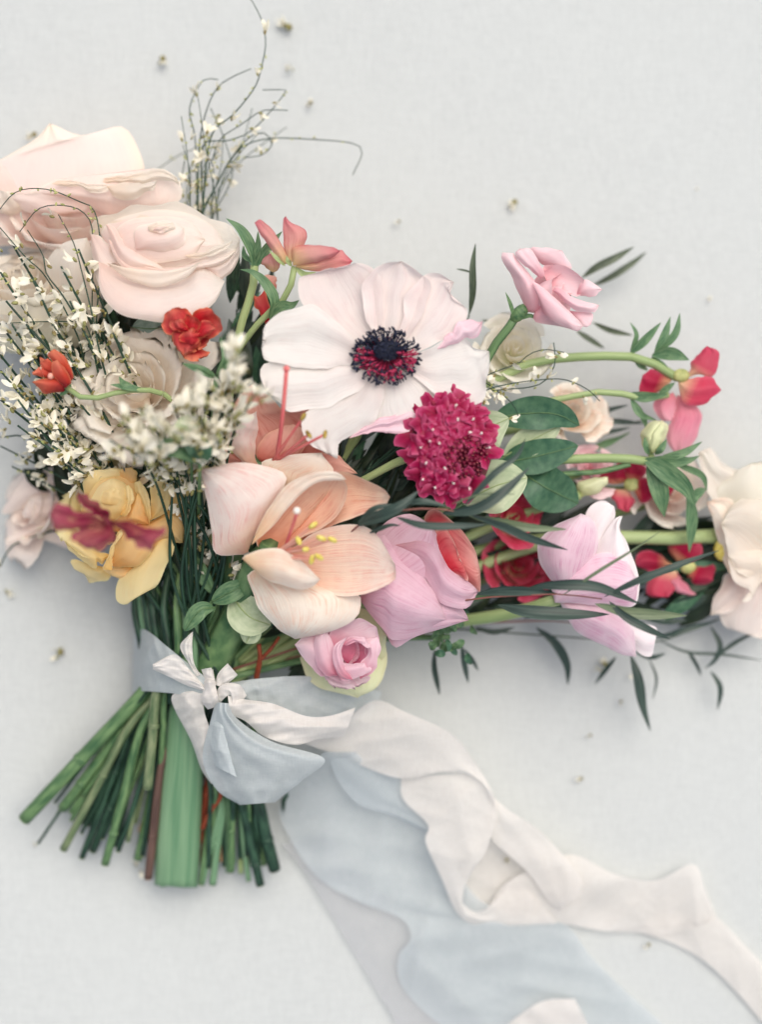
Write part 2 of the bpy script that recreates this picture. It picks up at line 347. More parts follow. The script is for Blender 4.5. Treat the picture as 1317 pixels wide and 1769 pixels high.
M['leafpale'] = plain_mat('pale_round_leaf', (168, 190, 140), (204, 216, 172), stretch=(6, 5), bump=.3, rough=.5, trans=.2)
M['leafblue'] = plain_mat('blue_grey_leaf', (116, 146, 128), (150, 174, 156), stretch=(6, 5), bump=.3, rough=.5, trans=.15)
M['twig'] = plain_mat('dark_twig', (44, 64, 46), (84, 100, 72), stretch=(4, 6), rough=.6)
M['redtwig'] = plain_mat('reddish_twig', (120, 72, 66), (150, 100, 88), stretch=(4, 6), rough=.6)
M['broomwhite'] = plain_mat('broom_white', (238, 232, 208), (250, 247, 234), scale=300, trans=.25, rough=.55, bump=.2)
M['calyx'] = plain_mat('calyx_brown_green', (118, 92, 50), (150, 156, 86), scale=260, rough=.6)
M['budgreen'] = plain_mat('bud_green', (150, 160, 80), (206, 206, 140), scale=260, rough=.6, trans=.1)
M['navy'] = plain_mat('navy_anther', (14, 18, 36), (40, 46, 70), scale=900, rough=.55)
M['magenta'] = plain_mat('magenta_filament', (150, 24, 66), (200, 70, 104), scale=700, rough=.5, trans=.1)
M['pistil'] = plain_mat('dark_pistil', (12, 15, 24), (64, 62, 40), scale=200, rough=.6, bump=.8)
M['pinkfil'] = plain_mat('pink_filament', (226, 104, 110), (240, 150, 140), stretch=(3, 4), rough=.4, trans=.15)
M['palefil'] = plain_mat('pale_filament', (240, 168, 150), (246, 200, 180), stretch=(3, 4), rough=.4, trans=.15)
M['anther'] = plain_mat('yellow_anther', (206, 184, 70), (234, 220, 130), scale=600, rough=.7, bump=.6)
M['antherbrown'] = plain_mat('brown_anther', (110, 88, 40), (190, 164, 80), scale=600, rough=.7, bump=.6)
M['stigma'] = plain_mat('white_stigma', (240, 228, 214), (250, 244, 236), scale=600, rough=.6)
M['scabeye'] = plain_mat('dark_scabiosa_bud', (70, 4, 26), (130, 20, 56), scale=500, rough=.4, bump=.5)
def cloth_mat(name, c1, c2, scale, trans=0, rough=.8, bump=.3, sheen=0, big=None, sheer=0, crinkle=0):
    m, nt, N, K = new_mat(name)
    tc = N('ShaderNodeTexCoord')
    fac = []
    for ax in range(2):
        mp = N('ShaderNodeMapping'); K(tc.outputs['Object'], mp.inputs[0])
        s = [scale * .10, scale * .10, scale * .1]; s[ax] = scale
        mp.inputs['Scale'].default_value = s
        nz = N('ShaderNodeTexNoise'); nz.inputs['Scale'].default_value = 1; nz.inputs['Detail'].default_value = 3; K(mp.outputs[0], nz.inputs['Vector']); fac.append(nz.outputs[0])
    ad = N('ShaderNodeMath'); ad.operation = 'ADD'; K(fac[0], ad.inputs[0]); K(fac[1], ad.inputs[1])
    mr = N('ShaderNodeMapRange'); mr.inputs[1].default_value = .75; mr.inputs[2].default_value = 1.25; K(ad.outputs[0], mr.inputs[0])
    col = mixc(N, K, mr.outputs[0], lin(c1), lin(c2))
    n3 = N('ShaderNodeTexNoise'); n3.inputs['Scale'].default_value = 9; n3.inputs['Detail'].default_value = 4; K(tc.outputs['Object'], n3.inputs['Vector'])
    if big is not None: col = mixc(N, K, n3.outputs[0], col, lin(big))
    bp = N('ShaderNodeBump'); bp.inputs['Strength'].default_value = bump; bp.inputs['Distance'].default_value = .0003; K(mr.outputs[0], bp.inputs['Height'])
    if crinkle:
        n4 = N('ShaderNodeTexNoise'); n4.inputs['Scale'].default_value = 70; n4.inputs['Detail'].default_value = 5; n4.inputs['Distortion'].default_value = 1.2; n4.noise_type = 'RIDGED_MULTIFRACTAL'
        K(tc.outputs['Object'], n4.inputs['Vector'])
        b2 = N('ShaderNodeBump'); b2.inputs['Strength'].default_value = crinkle; b2.inputs['Distance'].default_value = .0015; K(n4.outputs[0], b2.inputs['Height']); K(bp.outputs[0], b2.inputs['Normal']); bp = b2
    finish(nt, N, K, col, bp.outputs[0], rough, trans, .15, sheen=sheen, sheer=sheer)
    return m
M['linen'] = cloth_mat('linen', (184, 188, 187), (201, 205, 203), 1500, bump=.6, big=(197, 201, 199))
M['blue'] = cloth_mat('pale_blue_silk', (200, 209, 211), (212, 219, 220), 2400, trans=.3, rough=.6, bump=.2, sheen=.2, sheer=.12, crinkle=.35)
M['bluesheer'] = cloth_mat('sheer_blue_silk', (202, 212, 215), (214, 221, 224), 2400, trans=.3, rough=.6, bump=.2, sheen=.2, sheer=.36, crinkle=.3)
M['ivory'] = cloth_mat('ivory_silk', (232, 227, 221), (240, 236, 231), 2400, trans=.3, rough=.6, bump=.2, sheen=.2, sheer=.08, crinkle=.35)
M['ivorysheer'] = cloth_mat('sheer_ivory_silk', (232, 228, 222), (240, 237, 232), 2400, trans=.34, rough=.6, bump=.2, sheen=.2, sheer=.14, crinkle=.3)
M['lilac'] = cloth_mat('lilac_white_silk', (206, 208, 210), (215, 216, 217), 2400, trans=.3, rough=.6, bump=.2, sheen=.2, sheer=.4, crinkle=.4)

# ------------------------------------------------------------------ the setting
def build_cloth():
    n = 141
    g = np.linspace(-1, 1, n); g = np.sign(g) * np.abs(g) ** 2.2 * 1.6
    x, y = np.meshgrid(g, g)
    z = .0010 * np.sin(x * 13 + y * 5) + .0008 * np.sin(y * 17 - x * 7 + 1) + .0005 * np.sin(x * 31 + 2) * np.sin(y * 23)
    z -= .0025
    o = part('linen_cloth', np.dstack([x, y, z]).reshape(-1, 3), grid_faces(n, n), grid_uv(n, n), M['linen'], None, 'structure')
    o['label'] = 'off white linen cloth that the bouquet lies on'
build_cloth()
BIND = (335, 1175, 120)
def stem_to_bind(parent, start, via, r0, r1, mat='stemgreen', j=30):
    tube('stem', [start] + via + [(BIND[0] + rnd.uniform(-j * 1.7, j * 1.7), 1170 + rnd.uniform(-12, 25), BIND[2] + rnd.uniform(-60, 30))], r0, r1, M[mat], parent, n=28)

# ------------------------------------------------------------------ roses
G_R = 'garden roses in the bouquet'
t = thing('rose', 'large blush rose at the far upper left, soft and lying low on the cloth', 'rose', (120, 380, 60), G_R)
rose(t, (130, 430, 40), (-.02, .70, .72), 128, 130, 12, M['blush'], .9, .4, ruff=.05, t0=.2, wide=.85)
petal(t, M['blushdeep'], [(110, 400), (-60, 370), (-55, 300), (0, 275), (60, 240), (85, 213), (140, 233), (216, 220), (250, 300), (240, 370)], 5, 80, 165, 26, 0, 6)
petal(t, M['blush'], [(80, 420), (-60, 420), (-70, 330), (-20, 290), (50, 265), (95, 300), (110, 370)], 3, 90, 150, 20, 10)
CR = lambda p: crop(0, 200, .3341, p)
for m_, pts_, tip_, z0_, z1_, b_, ro_ in [
    ('blush', [(560, 520), (380, 420), (130, 395), (270, 335), (430, 330), (560, 300), (700, 320), (800, 282), (925, 335), (935, 420), (880, 470), (720, 500)], 5, 150, 184, 24, 6),
    ('cream', [(500, 330), (600, 305), (720, 300), (800, 272), (900, 310), (925, 360), (860, 340), (760, 345), (640, 350)], 5, 190, 200, 7, 4),
    ('cream', [(265, 350), (330, 335), (430, 350), (510, 345), (560, 362), (545, 395), (470, 400), (430, 372), (340, 365)], 4, 196, 204, 5, 4),
    ('cream', [(545, 370), (620, 350), (720, 345), (812, 335), (790, 378), (720, 418), (640, 436), (585, 415)], 3, 200, 208, 8, 6),
    ('blush', [(330, 520), (160, 500), (60, 450), (-20, 420), (130, 400), (330, 410), (440, 470)], 4, 140, 176, 16, 6),
    ('cream', [(60, 520), (-60, 480), (-80, 400), (0, 385), (100, 410), (120, 470)], 3, 140, 180, 16, 6)]:
    petal(t, M[m_], CR(pts_), tip_, z0_, z1_, b_, 0, ro_, 3.5, rag=2.4, nu=19, nv=23)
t2 = thing('rose', 'blush rose with a full spiral centre and rolled cream rims, upper left of the bouquet', 'rose', (285, 540, 150), G_R)
rose(t2, (285, 535, 130), (.03, .80, .60), 104, 122, 9, M['blush'], .8, .2, ruff=.035, t0=.3, wide=.9)
CR = lambda p: crop(0, 200, .3341, p)
for m_, pts_, tip_, z0_, z1_, b_, ti_, ro_ in [
    ('cream', [(475, 640), (462, 590), (500, 520), (600, 500), (690, 456), (800, 462), (900, 445), (1000, 480), (1085, 530), (1185, 560), (1243, 640), (1215, 730), (1100, 690), (980, 600), (800, 545), (600, 560)], 10, 232, 236, 10, 40, 0),
    ('blush', [(560, 700), (520, 600), (580, 540), (700, 505), (850, 490), (1000, 520), (1120, 590), (1170, 680), (1080, 760), (900, 790), (700, 780)], 7, 250, 252, 30, 20, 0),
    ('blush', [(620, 720), (590, 610), (660, 545), (760, 525), (880, 520), (1000, 560), (1060, 640), (1000, 720), (860, 760), (720, 750)], 6, 272, 274, 22, 10, 0),
    ('blush', [(700, 690), (690, 600), (760, 555), (860, 540), (950, 580), (960, 650), (880, 700)], 4, 292, 294, 14, 0, 0),
    ('cream', [(775, 600), (770, 570), (830, 548), (895, 556), (905, 590), (850, 606)], 3, 304, 306, 8, 0, 0),
    ('blush', [(790, 600), (800, 578), (835, 565), (872, 574), (860, 596)], 3, 311, 312, 4, 0, 0),
    ('blush', [(545, 560), (590, 575), (640, 650), (720, 700), (800, 760), (860, 800), (760, 800), (650, 792), (590, 700)], 5, 284, 280, 14, 0, 0),
    ('blush', [(560, 640), (680, 700), (800, 770), (900, 778), (1000, 755), (1120, 700), (1228, 690), (1150, 760), (1000, 800), (800, 812), (650, 800), (590, 730)], 6, 282, 270, 14, 8, 0),
    ('cream', [(955, 722), (1060, 700), (1140, 665), (1205, 645), (1170, 690), (1080, 730), (1000, 738)], 3, 292, 286, 5, 0, 0),
    ('blush', [(470, 610), (540, 640), (590, 710), (645, 790), (560, 770), (520, 880), (490, 800), (472, 700)], 3, 250, 268, 12, 0, 0),
    ('blush', [(1010, 775), (1120, 745), (1215, 700), (1240, 640), (1228, 760), (1145, 850), (1080, 800)], 3, 262, 244, 14, 0, 0)]:
    petal(t2, M[m_], CR(pts_), tip_, z0_, z1_, b_, ti_, ro_, 2.2, nu=19, nv=25)
petal(t2, M['blush'], [(170, 452), (186, 456), (230, 474), (275, 482), (320, 472), (346, 453), (388, 486), (366, 528), (310, 554), (255, 554), (198, 536), (172, 495)], 6, 285, 281, 44, 84, 0, nv=26)
petal(t2, M['cream'], [(183, 454), (225, 463), (270, 468), (318, 462), (347, 452), (322, 480), (272, 495), (222, 482)], 4, 312, 312, 6, -8, 0)
stem_to_bind(t2, (285, 535, 150), [(300, 700, 110), (320, 950, 110)], 9, 9)
t3 = thing('rose', 'cream rose half hidden behind white broom at the left edge', 'rose', (60, 590, 90), G_R)
rose(t3, (62, 585, 80), (-.05, .72, .68), 108, 150, 14, M['cream'], .6, 1.3)
petal(t3, M['creamgreen'], [(70, 612), (0, 605), (-30, 560), (-10, 520), (60, 530), (120, 515), (160, 500), (165, 560), (130, 600)], 4, 130, 235, 46)
petal(t3, M['cream'], [(120, 590), (95, 530), (80, 460), (110, 420), (150, 410), (168, 470), (170, 550)], 4, 130, 225, 30)
t4 = thing('rose', 'cream rose facing up under the blurred white broom blossoms', 'rose', (240, 700, 160), G_R)
rose(t4, (252, 700, 200), (-.10, .36, .92), 112, 100, 13, M['cream'], 1.2, 2.9, ruff=.055, t0=.05, wide=.8)
petal(t4, M['cream'], [(240, 680), (165, 672), (124, 645), (140, 622), (190, 612), (222, 600), (262, 588), (300, 596), (320, 640)], 5, 200, 226, -8, 0, 6, 5, rag=3)
petal(t4, M['cream'], [(260, 700), (190, 720), (150, 715), (128, 690), (122, 650), (180, 668), (250, 680)], 3, 250, 262, 16)
petal(t4, M['cream'], [(210, 700), (215, 730), (180, 760), (140, 712), (165, 705)], 3, 240, 250, 8)
t5 = thing('rose', 'apricot yellow rose, the only yellow bloom, above the stems', 'rose', (220, 950, 120), G_R)
YE = M['yellow']; YP = M['yellowpale']
rose(t5, (216, 912, 120), (-.14, .46, .88), 84, 122, 10, YE, .6, .9, outer_from=3, mat2=YP, ruff=.03, t0=.1)
EC = lambda p: crop(100, 780, .1974, p)
petal(t5, YP, EC([(700, 900), (980, 700), (1010, 740), (1000, 900), (980, 960), (850, 1180), (700, 1240), (625, 1260), (620, 1330), (540, 1320), (510, 1180), (560, 1090), (720, 1010)]), 7, 225, 232, 14, 0, 0, nv=26)
petal(t5, YE, EC([(650, 640), (820, 600), (1000, 500), (1110, 620), (1090, 800), (960, 800), (830, 830), (740, 760)]), 4, 235, 215, 22, 0, 0)
for m_, pts_, tip_, z0_, z1_, b_ in [
    (YP, [(240, 430), (222, 320), (250, 228), (330, 168), (450, 148), (560, 165), (600, 235), (500, 245), (390, 290), (320, 380)], 4, 236, 262, 10),
    (YE, [(560, 300), (520, 210), (560, 150), (640, 138), (692, 190), (660, 300)], 3, 246, 268, 8),
    (YE, [(560, 720), (380, 660), (270, 560), (270, 400), (350, 270), (480, 210), (620, 230), (720, 330), (740, 520), (680, 660)], 5, 244, 262, 16), (YP, [(430, 620), (320, 550), (290, 430), (350, 300), (470, 235), (590, 275), (650, 380), (610, 520), (510, 600)], 4, 262, 286, 24),
    (YP, [(200, 530), (215, 450), (270, 410), (360, 470), (450, 570), (420, 640), (300, 590)], 3, 250, 272, 12),
    (YP, [(450, 470), (375, 440), (372, 380), (420, 330), (500, 318), (552, 350), (552, 420), (520, 460)], 4, 290, 300, 12),
    (YP, [(540, 560), (590, 440), (580, 330), (620, 290), (660, 360), (640, 470), (600, 560)], 3, 280, 292, 8)]:
    petal(t5, m_, EC(pts_), tip_, z0_, z1_, b_, 0, 4, 2)
petal(t5, YP, EC([(980, 470), (970, 300), (1100, 340), (1120, 420), (1110, 620), (1040, 560)]), 3, 215, 220, 10)
petal(t5, YP, EC([(810, 600), (810, 430), (810, 270), (900, 255), (970, 290), (975, 480), (900, 560)]), 3, 250, 262, 12)
petal(t5, YP, EC([(800, 650), (760, 520), (700, 380), (660, 280), (720, 255), (790, 380), (815, 540)]), 4, 262, 270, 8)
petal(t5, YE, EC([(800, 640), (600, 600), (640, 480), (700, 360), (760, 470)]), 3, 250, 268, 14)
petal(t5, YE, EC([(430, 1000), (440, 960), (540, 690), (680, 690), (830, 820), (720, 1000), (560, 1010)]), 3, 238, 262, 22)
petal(t5, YP, EC([(470, 1040), (400, 1035), (420, 960), (480, 800), (545, 680), (560, 720), (500, 860)]), 4, 246, 272, 4)
petal(t5, YE, EC([(700, 1020), (420, 1000), (400, 1040), (470, 1090), (560, 1120), (680, 1080)]), 3, 226, 222, 8)
petal(t5, YP, EC([(460, 900), (330, 860), (150, 780), (70, 790), (90, 860), (140, 900), (320, 1020), (340, 960), (390, 990), (420, 950)]), 3, 235, 218, 12)
petal(t5, YP, EC([(420, 1020), (140, 940), (135, 1010), (230, 1080), (270, 1150), (420, 1130), (470, 1080)]), 4, 205, 190, 10)
stem_to_bind(t5, (235, 930, 130), [(300, 980, 130), (330, 1060, 130)], 9, 9)
t6 = thing('rose', 'faded blush rose lying low at the left edge beside the yellow rose', 'rose', (80, 880, 40), G_R)
rose(t6, (90, 890, 30), (-.6, .15, .7), 74, 70, 8, M['mauveblush'], .9, 0)
petal(t6, M['mauveblush'], [(150, 850), (60, 870), (5, 888), (20, 850), (60, 810), (140, 790), (170, 820)], 3, 70, 80, 18)
petal(t6, M['mauveblush'], [(150, 880), (110, 905), (20, 940), (8, 932), (50, 905), (80, 890)], 3, 70, 62, 8)
petal(t6, M['mauveblush'], [(160, 890), (140, 935), (110, 946), (70, 930), (100, 905)], 3, 66, 56, 8)
petal(t6, M['blush'], [(150, 860), (100, 890), (40, 895), (50, 860), (100, 850)], 3, 80, 92, 8)

# ------------------------------------------------------------------ anemone
an = thing('anemone', 'wide open white anemone with a dark navy and magenta centre', 'anemone', (667, 640, 250))
for mat, pts, tip, z0, z1, b, tl in [
    ('whitepink', [(760, 660), (560, 560), (430, 430), (405, 350), (440, 300), (560, 270), (700, 262), (780, 300), (800, 450)], 5, 318, 336, -18, 0),
    ('whitepink', [(800, 660), (700, 450), (730, 310), (800, 258), (880, 240), (970, 290), (1010, 380), (920, 560)], 4, 321, 341, -18, 0),
    ('whitepink', [(830, 670), (880, 450), (960, 310), (1040, 300), (1120, 335), (1115, 410), (1185, 480), (1120, 570), (980, 650)], 4, 323, 340, -14, 0),
    ('pinkback', [(1040, 640), (1090, 570), (1150, 520), (1250, 512), (1238, 560), (1200, 590), (1150, 610)], 3, 330, 345, 8, 0),
    ('white', [(840, 700), (1000, 640), (1100, 570), (1190, 590), (1215, 630), (1280, 650), (1275, 730), (1255, 880), (1100, 870), (980, 800)], 5, 326, 338, -6, 0),
    ('white', [(800, 720), (960, 740), (1130, 830), (1010, 950), (940, 985), (830, 1000), (740, 1010), (740, 900)], 4, 322, 322, 6, 0),
    ('pinkback', [(640, 1046), (720, 985), (820, 945), (945, 920), (965, 1000), (900, 1032), (820, 1024), (740, 1020)], 4, 332, 326, 8, 0),
    ('white', [(790, 710), (790, 880), (740, 970), (650, 1040), (600, 1075), (590, 1140), (560, 1110), (480, 1085), (415, 1010), (430, 940), (500, 900), (640, 850), (720, 760)], 6, 330, 330, 12, 0),
    ('white', [(780, 690), (680, 830), (500, 910), (380, 925), (330, 890), (270, 830), (235, 760), (240, 715), (300, 700), (450, 700), (620, 680)], 5, 331, 340, 6, 0),
    ('white', [(780, 680), (600, 720), (450, 735), (270, 690), (235, 640), (265, 600), (248, 540), (330, 480), (420, 450), (500, 450), (590, 520), (690, 620)], 5, 334, 348, -6, 0)]:
    petal(an, M[mat], CD(pts), tip, z0, z1, b * .6, tl, 0, 3.4, rag=3.0, nu=25, nv=27)
def pins(name, centre, spec, mat, parent, r0=.8, head=(2.2, 3.6)):
    """many thin pins with heads, joined: spec is a list of (base xyz, tip xyz) offsets in units"""
    V, Fc = [], []
    c = P(*centre); s = U * F(centre[2]); off = 0
    for b, tp in spec:
        b, tp = np.array(b, float), np.array(tp, float)
        ax = (tp - b) / (np.linalg.norm(tp - b) + 1e-9); fr = frame_of(ax + 1e-4)
        if r0:
            for q, rr in ((b, r0 * 1.2), (tp, r0 * .8)):
                for k in range(4): V.append(c + (q + rr * (math.cos(k * 1.5708) * fr[0] + math.sin(k * 1.5708) * fr[1])) * s)
            for k in range(4): Fc.append((off + k, off + (k + 1) % 4, off + 4 + (k + 1) % 4, off + 4 + k))
            off += 8
        if head:
            fr2 = frame_of(ax + npr.normal(0, .8, 3)); hw, hl = head[0] * npr.uniform(.8, 1.2), head[1] * npr.uniform(.8, 1.2)
            ring = [(-1, .15), (-.55, .85), (.1, 1), (.65, .75), (1, .15)]
            for zz, q in ring:
                for k in range(6): V.append(c + (tp + fr2[2] * zz * hl + q * hw * (math.cos(k * 1.0472) * fr2[0] + math.sin(k * 1.0472) * fr2[1])) * s)
            for i in range(4):
                for k in range(6): Fc.append((off + i * 6 + k, off + i * 6 + (k + 1) % 6, off + i * 6 + 6 + (k + 1) % 6, off + i * 6 + 6 + k))
            Fc.append(tuple(off + 24 + k for k in range(6))); Fc.append(tuple(off + k for k in range(6))[::-1])
            off += 30
    return part(name, V, Fc, None, mat, parent, 'stuff')
sp1, sp2, sp3 = [], [], []
for i in range(330):
    a = rnd.uniform(0, 6.283); r = 60 * math.sqrt(rnd.uniform(.13, 1)); h = 34 - r * .3 + rnd.uniform(-4, 8)
    q = (r * math.cos(a), r * .82 * math.sin(a), h)
    low = (math.sin(a) < .45 and 20 < r < 52)
    (sp2 if (low and rnd.random() < .62) else sp1).append(((q[0] * .35, q[1] * .35, 6), q))
for i in range(130):
    a = rnd.uniform(0, 6.283); r = rnd.uniform(20, 52); sp3.append(((r * .3 * math.cos(a), r * .25 * math.sin(a), 4), (r * math.cos(a), r * .82 * math.sin(a), 22 - r * .2)))
pins('stamens', (667, 618, 328), sp1, M['navy'], an, .7, (1.9, 5.6))
pins('inner_stamens', (667, 618, 328), sp2, M['magenta'], an, .9, (2.0, 5.0))
pins('filaments', (667, 618, 328), sp3, M['magenta'], an, 1.1, None)
blob('pistil', (668, 605, 343), 21, 17, 20, M['pistil'], an, bump=.06, nu=24, nv=14)
pins('pistil_beads', (668, 606, 345), [((0, 0, 4), (22 * math.sqrt(i / 110) * math.cos(i * 2.4), 18 * math.sqrt(i / 110) * math.sin(i * 2.4), 20 * math.sqrt(1 - i / 112) - 1)) for i in range(110)], M['navy'], an, 0, (1.5, 3.6))
stem_to_bind(an, (660, 650, 310), [(600, 780, 200), (470, 950, 150)], 9, 9, 'stemlight')

# ------------------------------------------------------------------ scabiosa
sb = thing('scabiosa', 'ruffled magenta scabiosa head with a dark beaded eye', 'scabiosa', (778, 775, 280))
def ruffle_mesh(seed):
    r = np.random.RandomState(seed); n, k = 36, 5
    V, uv, Fc = [(0, 0, -4)], [(.5, 0)], []
    ph = r.uniform(0, 6, 4); lob = r.choice([4, 5])
    for i in range(1, k):
        f = i / (k - 1)
        for j in range(n):
            a = j / n * 6.2832
            rad = 16 * f * (1 + .22 * f * math.cos(lob * a + ph[0]) + .07 * f * math.cos(11 * a + ph[1]))
            z = 7 * f - 3 - 4 * f ** 4 + 3.4 * f * f * math.cos(lob * a + ph[0] + 1.2) + 1.6 * f ** 3 * math.sin(13 * a + ph[2])
            V.append((rad * math.cos(a), rad * math.sin(a), z)); uv.append((j / n, f))
    for j in range(n): Fc.append((0, 1 + j, 1 + (j + 1) % n))
    for i in range(k - 2):
        for j in range(n): Fc.append((1 + i * n + j, 1 + (i + 1) * n + j, 1 + (i + 1) * n + (j + 1) % n, 1 + i * n + (j + 1) % n))
    return mesh_of('floret', np.array(V) * U * F(340), Fc, uv, (M['scab'],))
rms = [ruffle_mesh(s) for s in range(5)]
c0 = Vector(P(776, 772, 300)); base = sb.location
dots = []
def on_dome(dx, dy):                                   # head 84 x 103 units, tilted a little
    q = min(1, (dx / 80) ** 2 + (dy / 100) ** 2); return 62 * math.sqrt(max(0, 1 - q * .96))
spots = []
for ring, (n, rr) in enumerate([(13, .86), (11, .66), (10, .45), (6, .24), (1, .0)]):
    for i in range(n):
        a = i / n * 6.283 + ring * .3 + rnd.uniform(-.12, .12); spots.append((rr * 70 * math.cos(a) * (1 + .07 * math.sin(a * 3)), rr * 90 * math.sin(a) * (1 + .06 * math.cos(a * 5)), rr))
for dx, dy, rr in spots:
    if (dx - 28) ** 2 + (dy + 20) ** 2 < 34 ** 2: continue
    h = on_dome(dx, dy)
    o = bpy.data.objects.new('floret', rnd.choice(rms)); COL.objects.link(o); o.parent = sb
    nrm = Vector((dx / 80, dy / 100, .6 + h / 60)).normalized()
    q = nrm.to_track_quat('Z', 'Y').to_matrix().to_4x4() @ Matrix.Rotation(rnd.uniform(0, 6), 4, 'Z') @ Matrix.Scale(rnd.uniform(1.0, 1.3) + rnd.uniform(.5, 1.05) * max(0, (rr - .3) / .56), 4)
    o.matrix_local = Matrix.Translation(c0 - base + Vector((dx, dy, h)) * U * F(340)) @ q
    if rnd.random() < .5: dots.append(((dx, dy, h), (dx + nrm.x * 12 + rnd.uniform(-3, 3), dy + nrm.y * 12 + rnd.uniform(-3, 3), h + 13)))
pins('pistils', (776, 772, 300), dots, M['stigma'], sb, .5, (1.7, 3.4))
eye = []
for i in range(90):
    r = 38 * math.sqrt(i / 90); a = i * 2.39996; dx, dy = 28 + r * math.cos(a), -20 + r * math.sin(a) * .95
    h = on_dome(dx, dy) - r * .1; eye.append(((dx, dy, h - 6), (dx, dy, h + 4)))
pins('eye_buds', (776, 772, 300), eye, M['scabeye'], sb, 2.2, (3.3, 3.8))
tips = [((x, y, z), (x + rnd.uniform(-1, 1), y + rnd.uniform(-1, 1), z + 5)) for (_, (x, y, z)) in eye[::2]]
pins('eye_tips', (776, 772, 300), tips, M['coralpink'], sb, .5, (1.0, 1.3))
blob('receptacle', (776, 772, 300), 76, 94, 52, M['scabeye'], sb, nu=24)
tube('stem', [(720, 785, 300), (660, 812, 260), (560, 880, 190), (420, 1060, 150), (350, 1170, 130)], 7, 6, M['stemlight'], sb)

# ------------------------------------------------------------------ amaryllis
am = thing('amaryllis', 'open peach amaryllis in front with yellow anthers and pink pistil', 'amaryllis', (480, 940, 220), 'amaryllis blooms')
for mat, pts, tip, z0, z1, b, tl, ro in [
    ('peachcream', [(420, 560), (290, 435), (430, 395), (540, 388), (590, 465), (520, 520)], 3, 280, 320, 10, 0, 10),
    ('peachpink', [(235, 800), (210, 810), (90, 800), (75, 640), (42, 455), (170, 432), (330, 450), (400, 500), (330, 620), (265, 730)], 4, 290, 352, 30, 20, 12),
    ('peachdeep', [(330, 830), (560, 700), (690, 650), (790, 620), (825, 570), (790, 530), (690, 485), (590, 470), (560, 560), (420, 720)], 4, 285, 335, -34, 0, -6),
    ('peachdeep', [(300, 820), (262, 735), (320, 610), (400, 520), (500, 476), (600, 470), (648, 520), (630, 600), (560, 690), (430, 760)], 5, 295, 352, -40, 0, -6),
    ('peachcream', [(250, 770), (262, 735), (320, 610), (400, 515), (500, 474), (600, 468), (645, 500), (590, 505), (500, 520), (430, 580), (340, 690)], 6, 340, 360, 6, 0, 0),
    ('peachcream', [(330, 850), (240, 880), (245, 930), (270, 1010), (340, 1100), (430, 1160), (560, 1132), (660, 1092), (702, 1040), (692, 965), (560, 940)], 5, 300, 300, 36, 0, 18),
    ('peach', [(340, 850), (500, 730), (640, 690), (760, 715), (845, 850), (842, 920), (700, 975), (540, 972), (440, 890)], 4, 290, 362, -12, 0, 8),
    ('peachcream', [(240, 850), (212, 818), (300, 788), (390, 798), (480, 858), (536, 912), (500, 945), (420, 952), (300, 905)], 5, 352, 372, 18, 0, 6)]:
    petal(am, M[mat], CE(pts), tip, z0, z1, b, tl, ro, 2.0, nv=22)
def stamen(parent, a, b, mat='palefil', r=2.6, anther='anther', ah=(5, 10), bend=0):
    st = tube('stamen', [a, ((a[0] + b[0]) / 2 + bend, (a[1] + b[1]) / 2, (a[2] + b[2]) / 2 + 6), b], r, r * .8, M[mat], parent, n=10, sides=6)
    st['_o'] = tuple(parent.location)
    blob('anther', b, ah[0], ah[0], ah[1], M[anther], st, (rnd.uniform(-1, 1), rnd.uniform(-1, 1), .3), .08, 10, 7)
for bx, by in [(505, 688), (445, 752), (475, 788), (540, 742), (585, 748), (530, 820), (500, 830)]:
    (x, y), = CE([(bx, by)])
    stamen(am, (484 + rnd.uniform(-8, 12), 962 + rnd.uniform(-8, 4), 335), (x, y, 405 + rnd.uniform(-8, 8)), bend=rnd.uniform(-3, 3))
pst = tube('pistil', [(488, 960, 310), (500, 925, 360), (513, 886, 405)], 3.4, 3, M['pinkfil'], am, n=12); pst['_o'] = tuple(am.location)
blob('stigma', (513, 882, 407), 6.5, 6.5, 7, M['stigma'], pst)
tube('throat', [(470, 950, 300), (440, 985, 250), (410, 1060, 190), (360, 1160, 140)], 24, 30, M['stemgreen'], am)
ab = thing('amaryllis', 'coral amaryllis tucked behind the anemone and the front amaryllis', 'amaryllis', (460, 790, 200), 'amaryllis blooms')
for mat, pts, tip, z0, z1, b, tl in [
    ('coral', [(380, 440), (140, 420), (110, 300), (180, 180), (250, 105), (330, 160), (400, 220), (520, 205), (600, 250), (560, 380)], 4, 235, 285, -22, 0),
    ('coral', [(330, 440), (120, 420), (118, 320), (135, 300), (190, 350), (260, 430)], 3, 240, 285, 8, 0),
    ('coral', [(480, 470), (500, 400), (590, 390), (640, 430), (690, 475), (560, 480)], 4, 270, 268, 10, 0),
    ('peachpink', [(280, 440), (225, 430), (150, 350), (128, 300), (190, 255), (272, 215), (275, 300), (262, 400)], 5, 262, 308, 22, -20),
    ('coral', [(300, 440), (270, 400), (290, 330), (350, 290), (420, 270), (480, 300), (470, 380), (400, 430)], 4, 250, 280, 16, 0)]:
    petal(ab, M[mat], CE(pts), tip, z0, z1, b, tl, 0, 2.0)
pst = tube('pistil', [(478, 795, 300), (488, 720, 375), (495, 640, 402)], 4, 3.6, M['pinkfil'], ab, n=14); pst['_o'] = tuple(ab.location)
blob('stigma', (495, 637, 404), 6, 6, 5, M['pinkfil'], pst)
for bx, by in [(465, 240), (487, 312), (555, 312)]:
    (x, y), = CE([(bx, by)])
    stamen(ab, (470 + rnd.uniform(-4, 12), 795, 300), (x, y, 384), 'pinkfil', 3, 'antherbrown', (4, 9))
tube('throat', [(450, 790, 240), (430, 880, 180), (380, 1050, 140), (350, 1160, 120)], 26, 28, M['stemgreen'], ab)

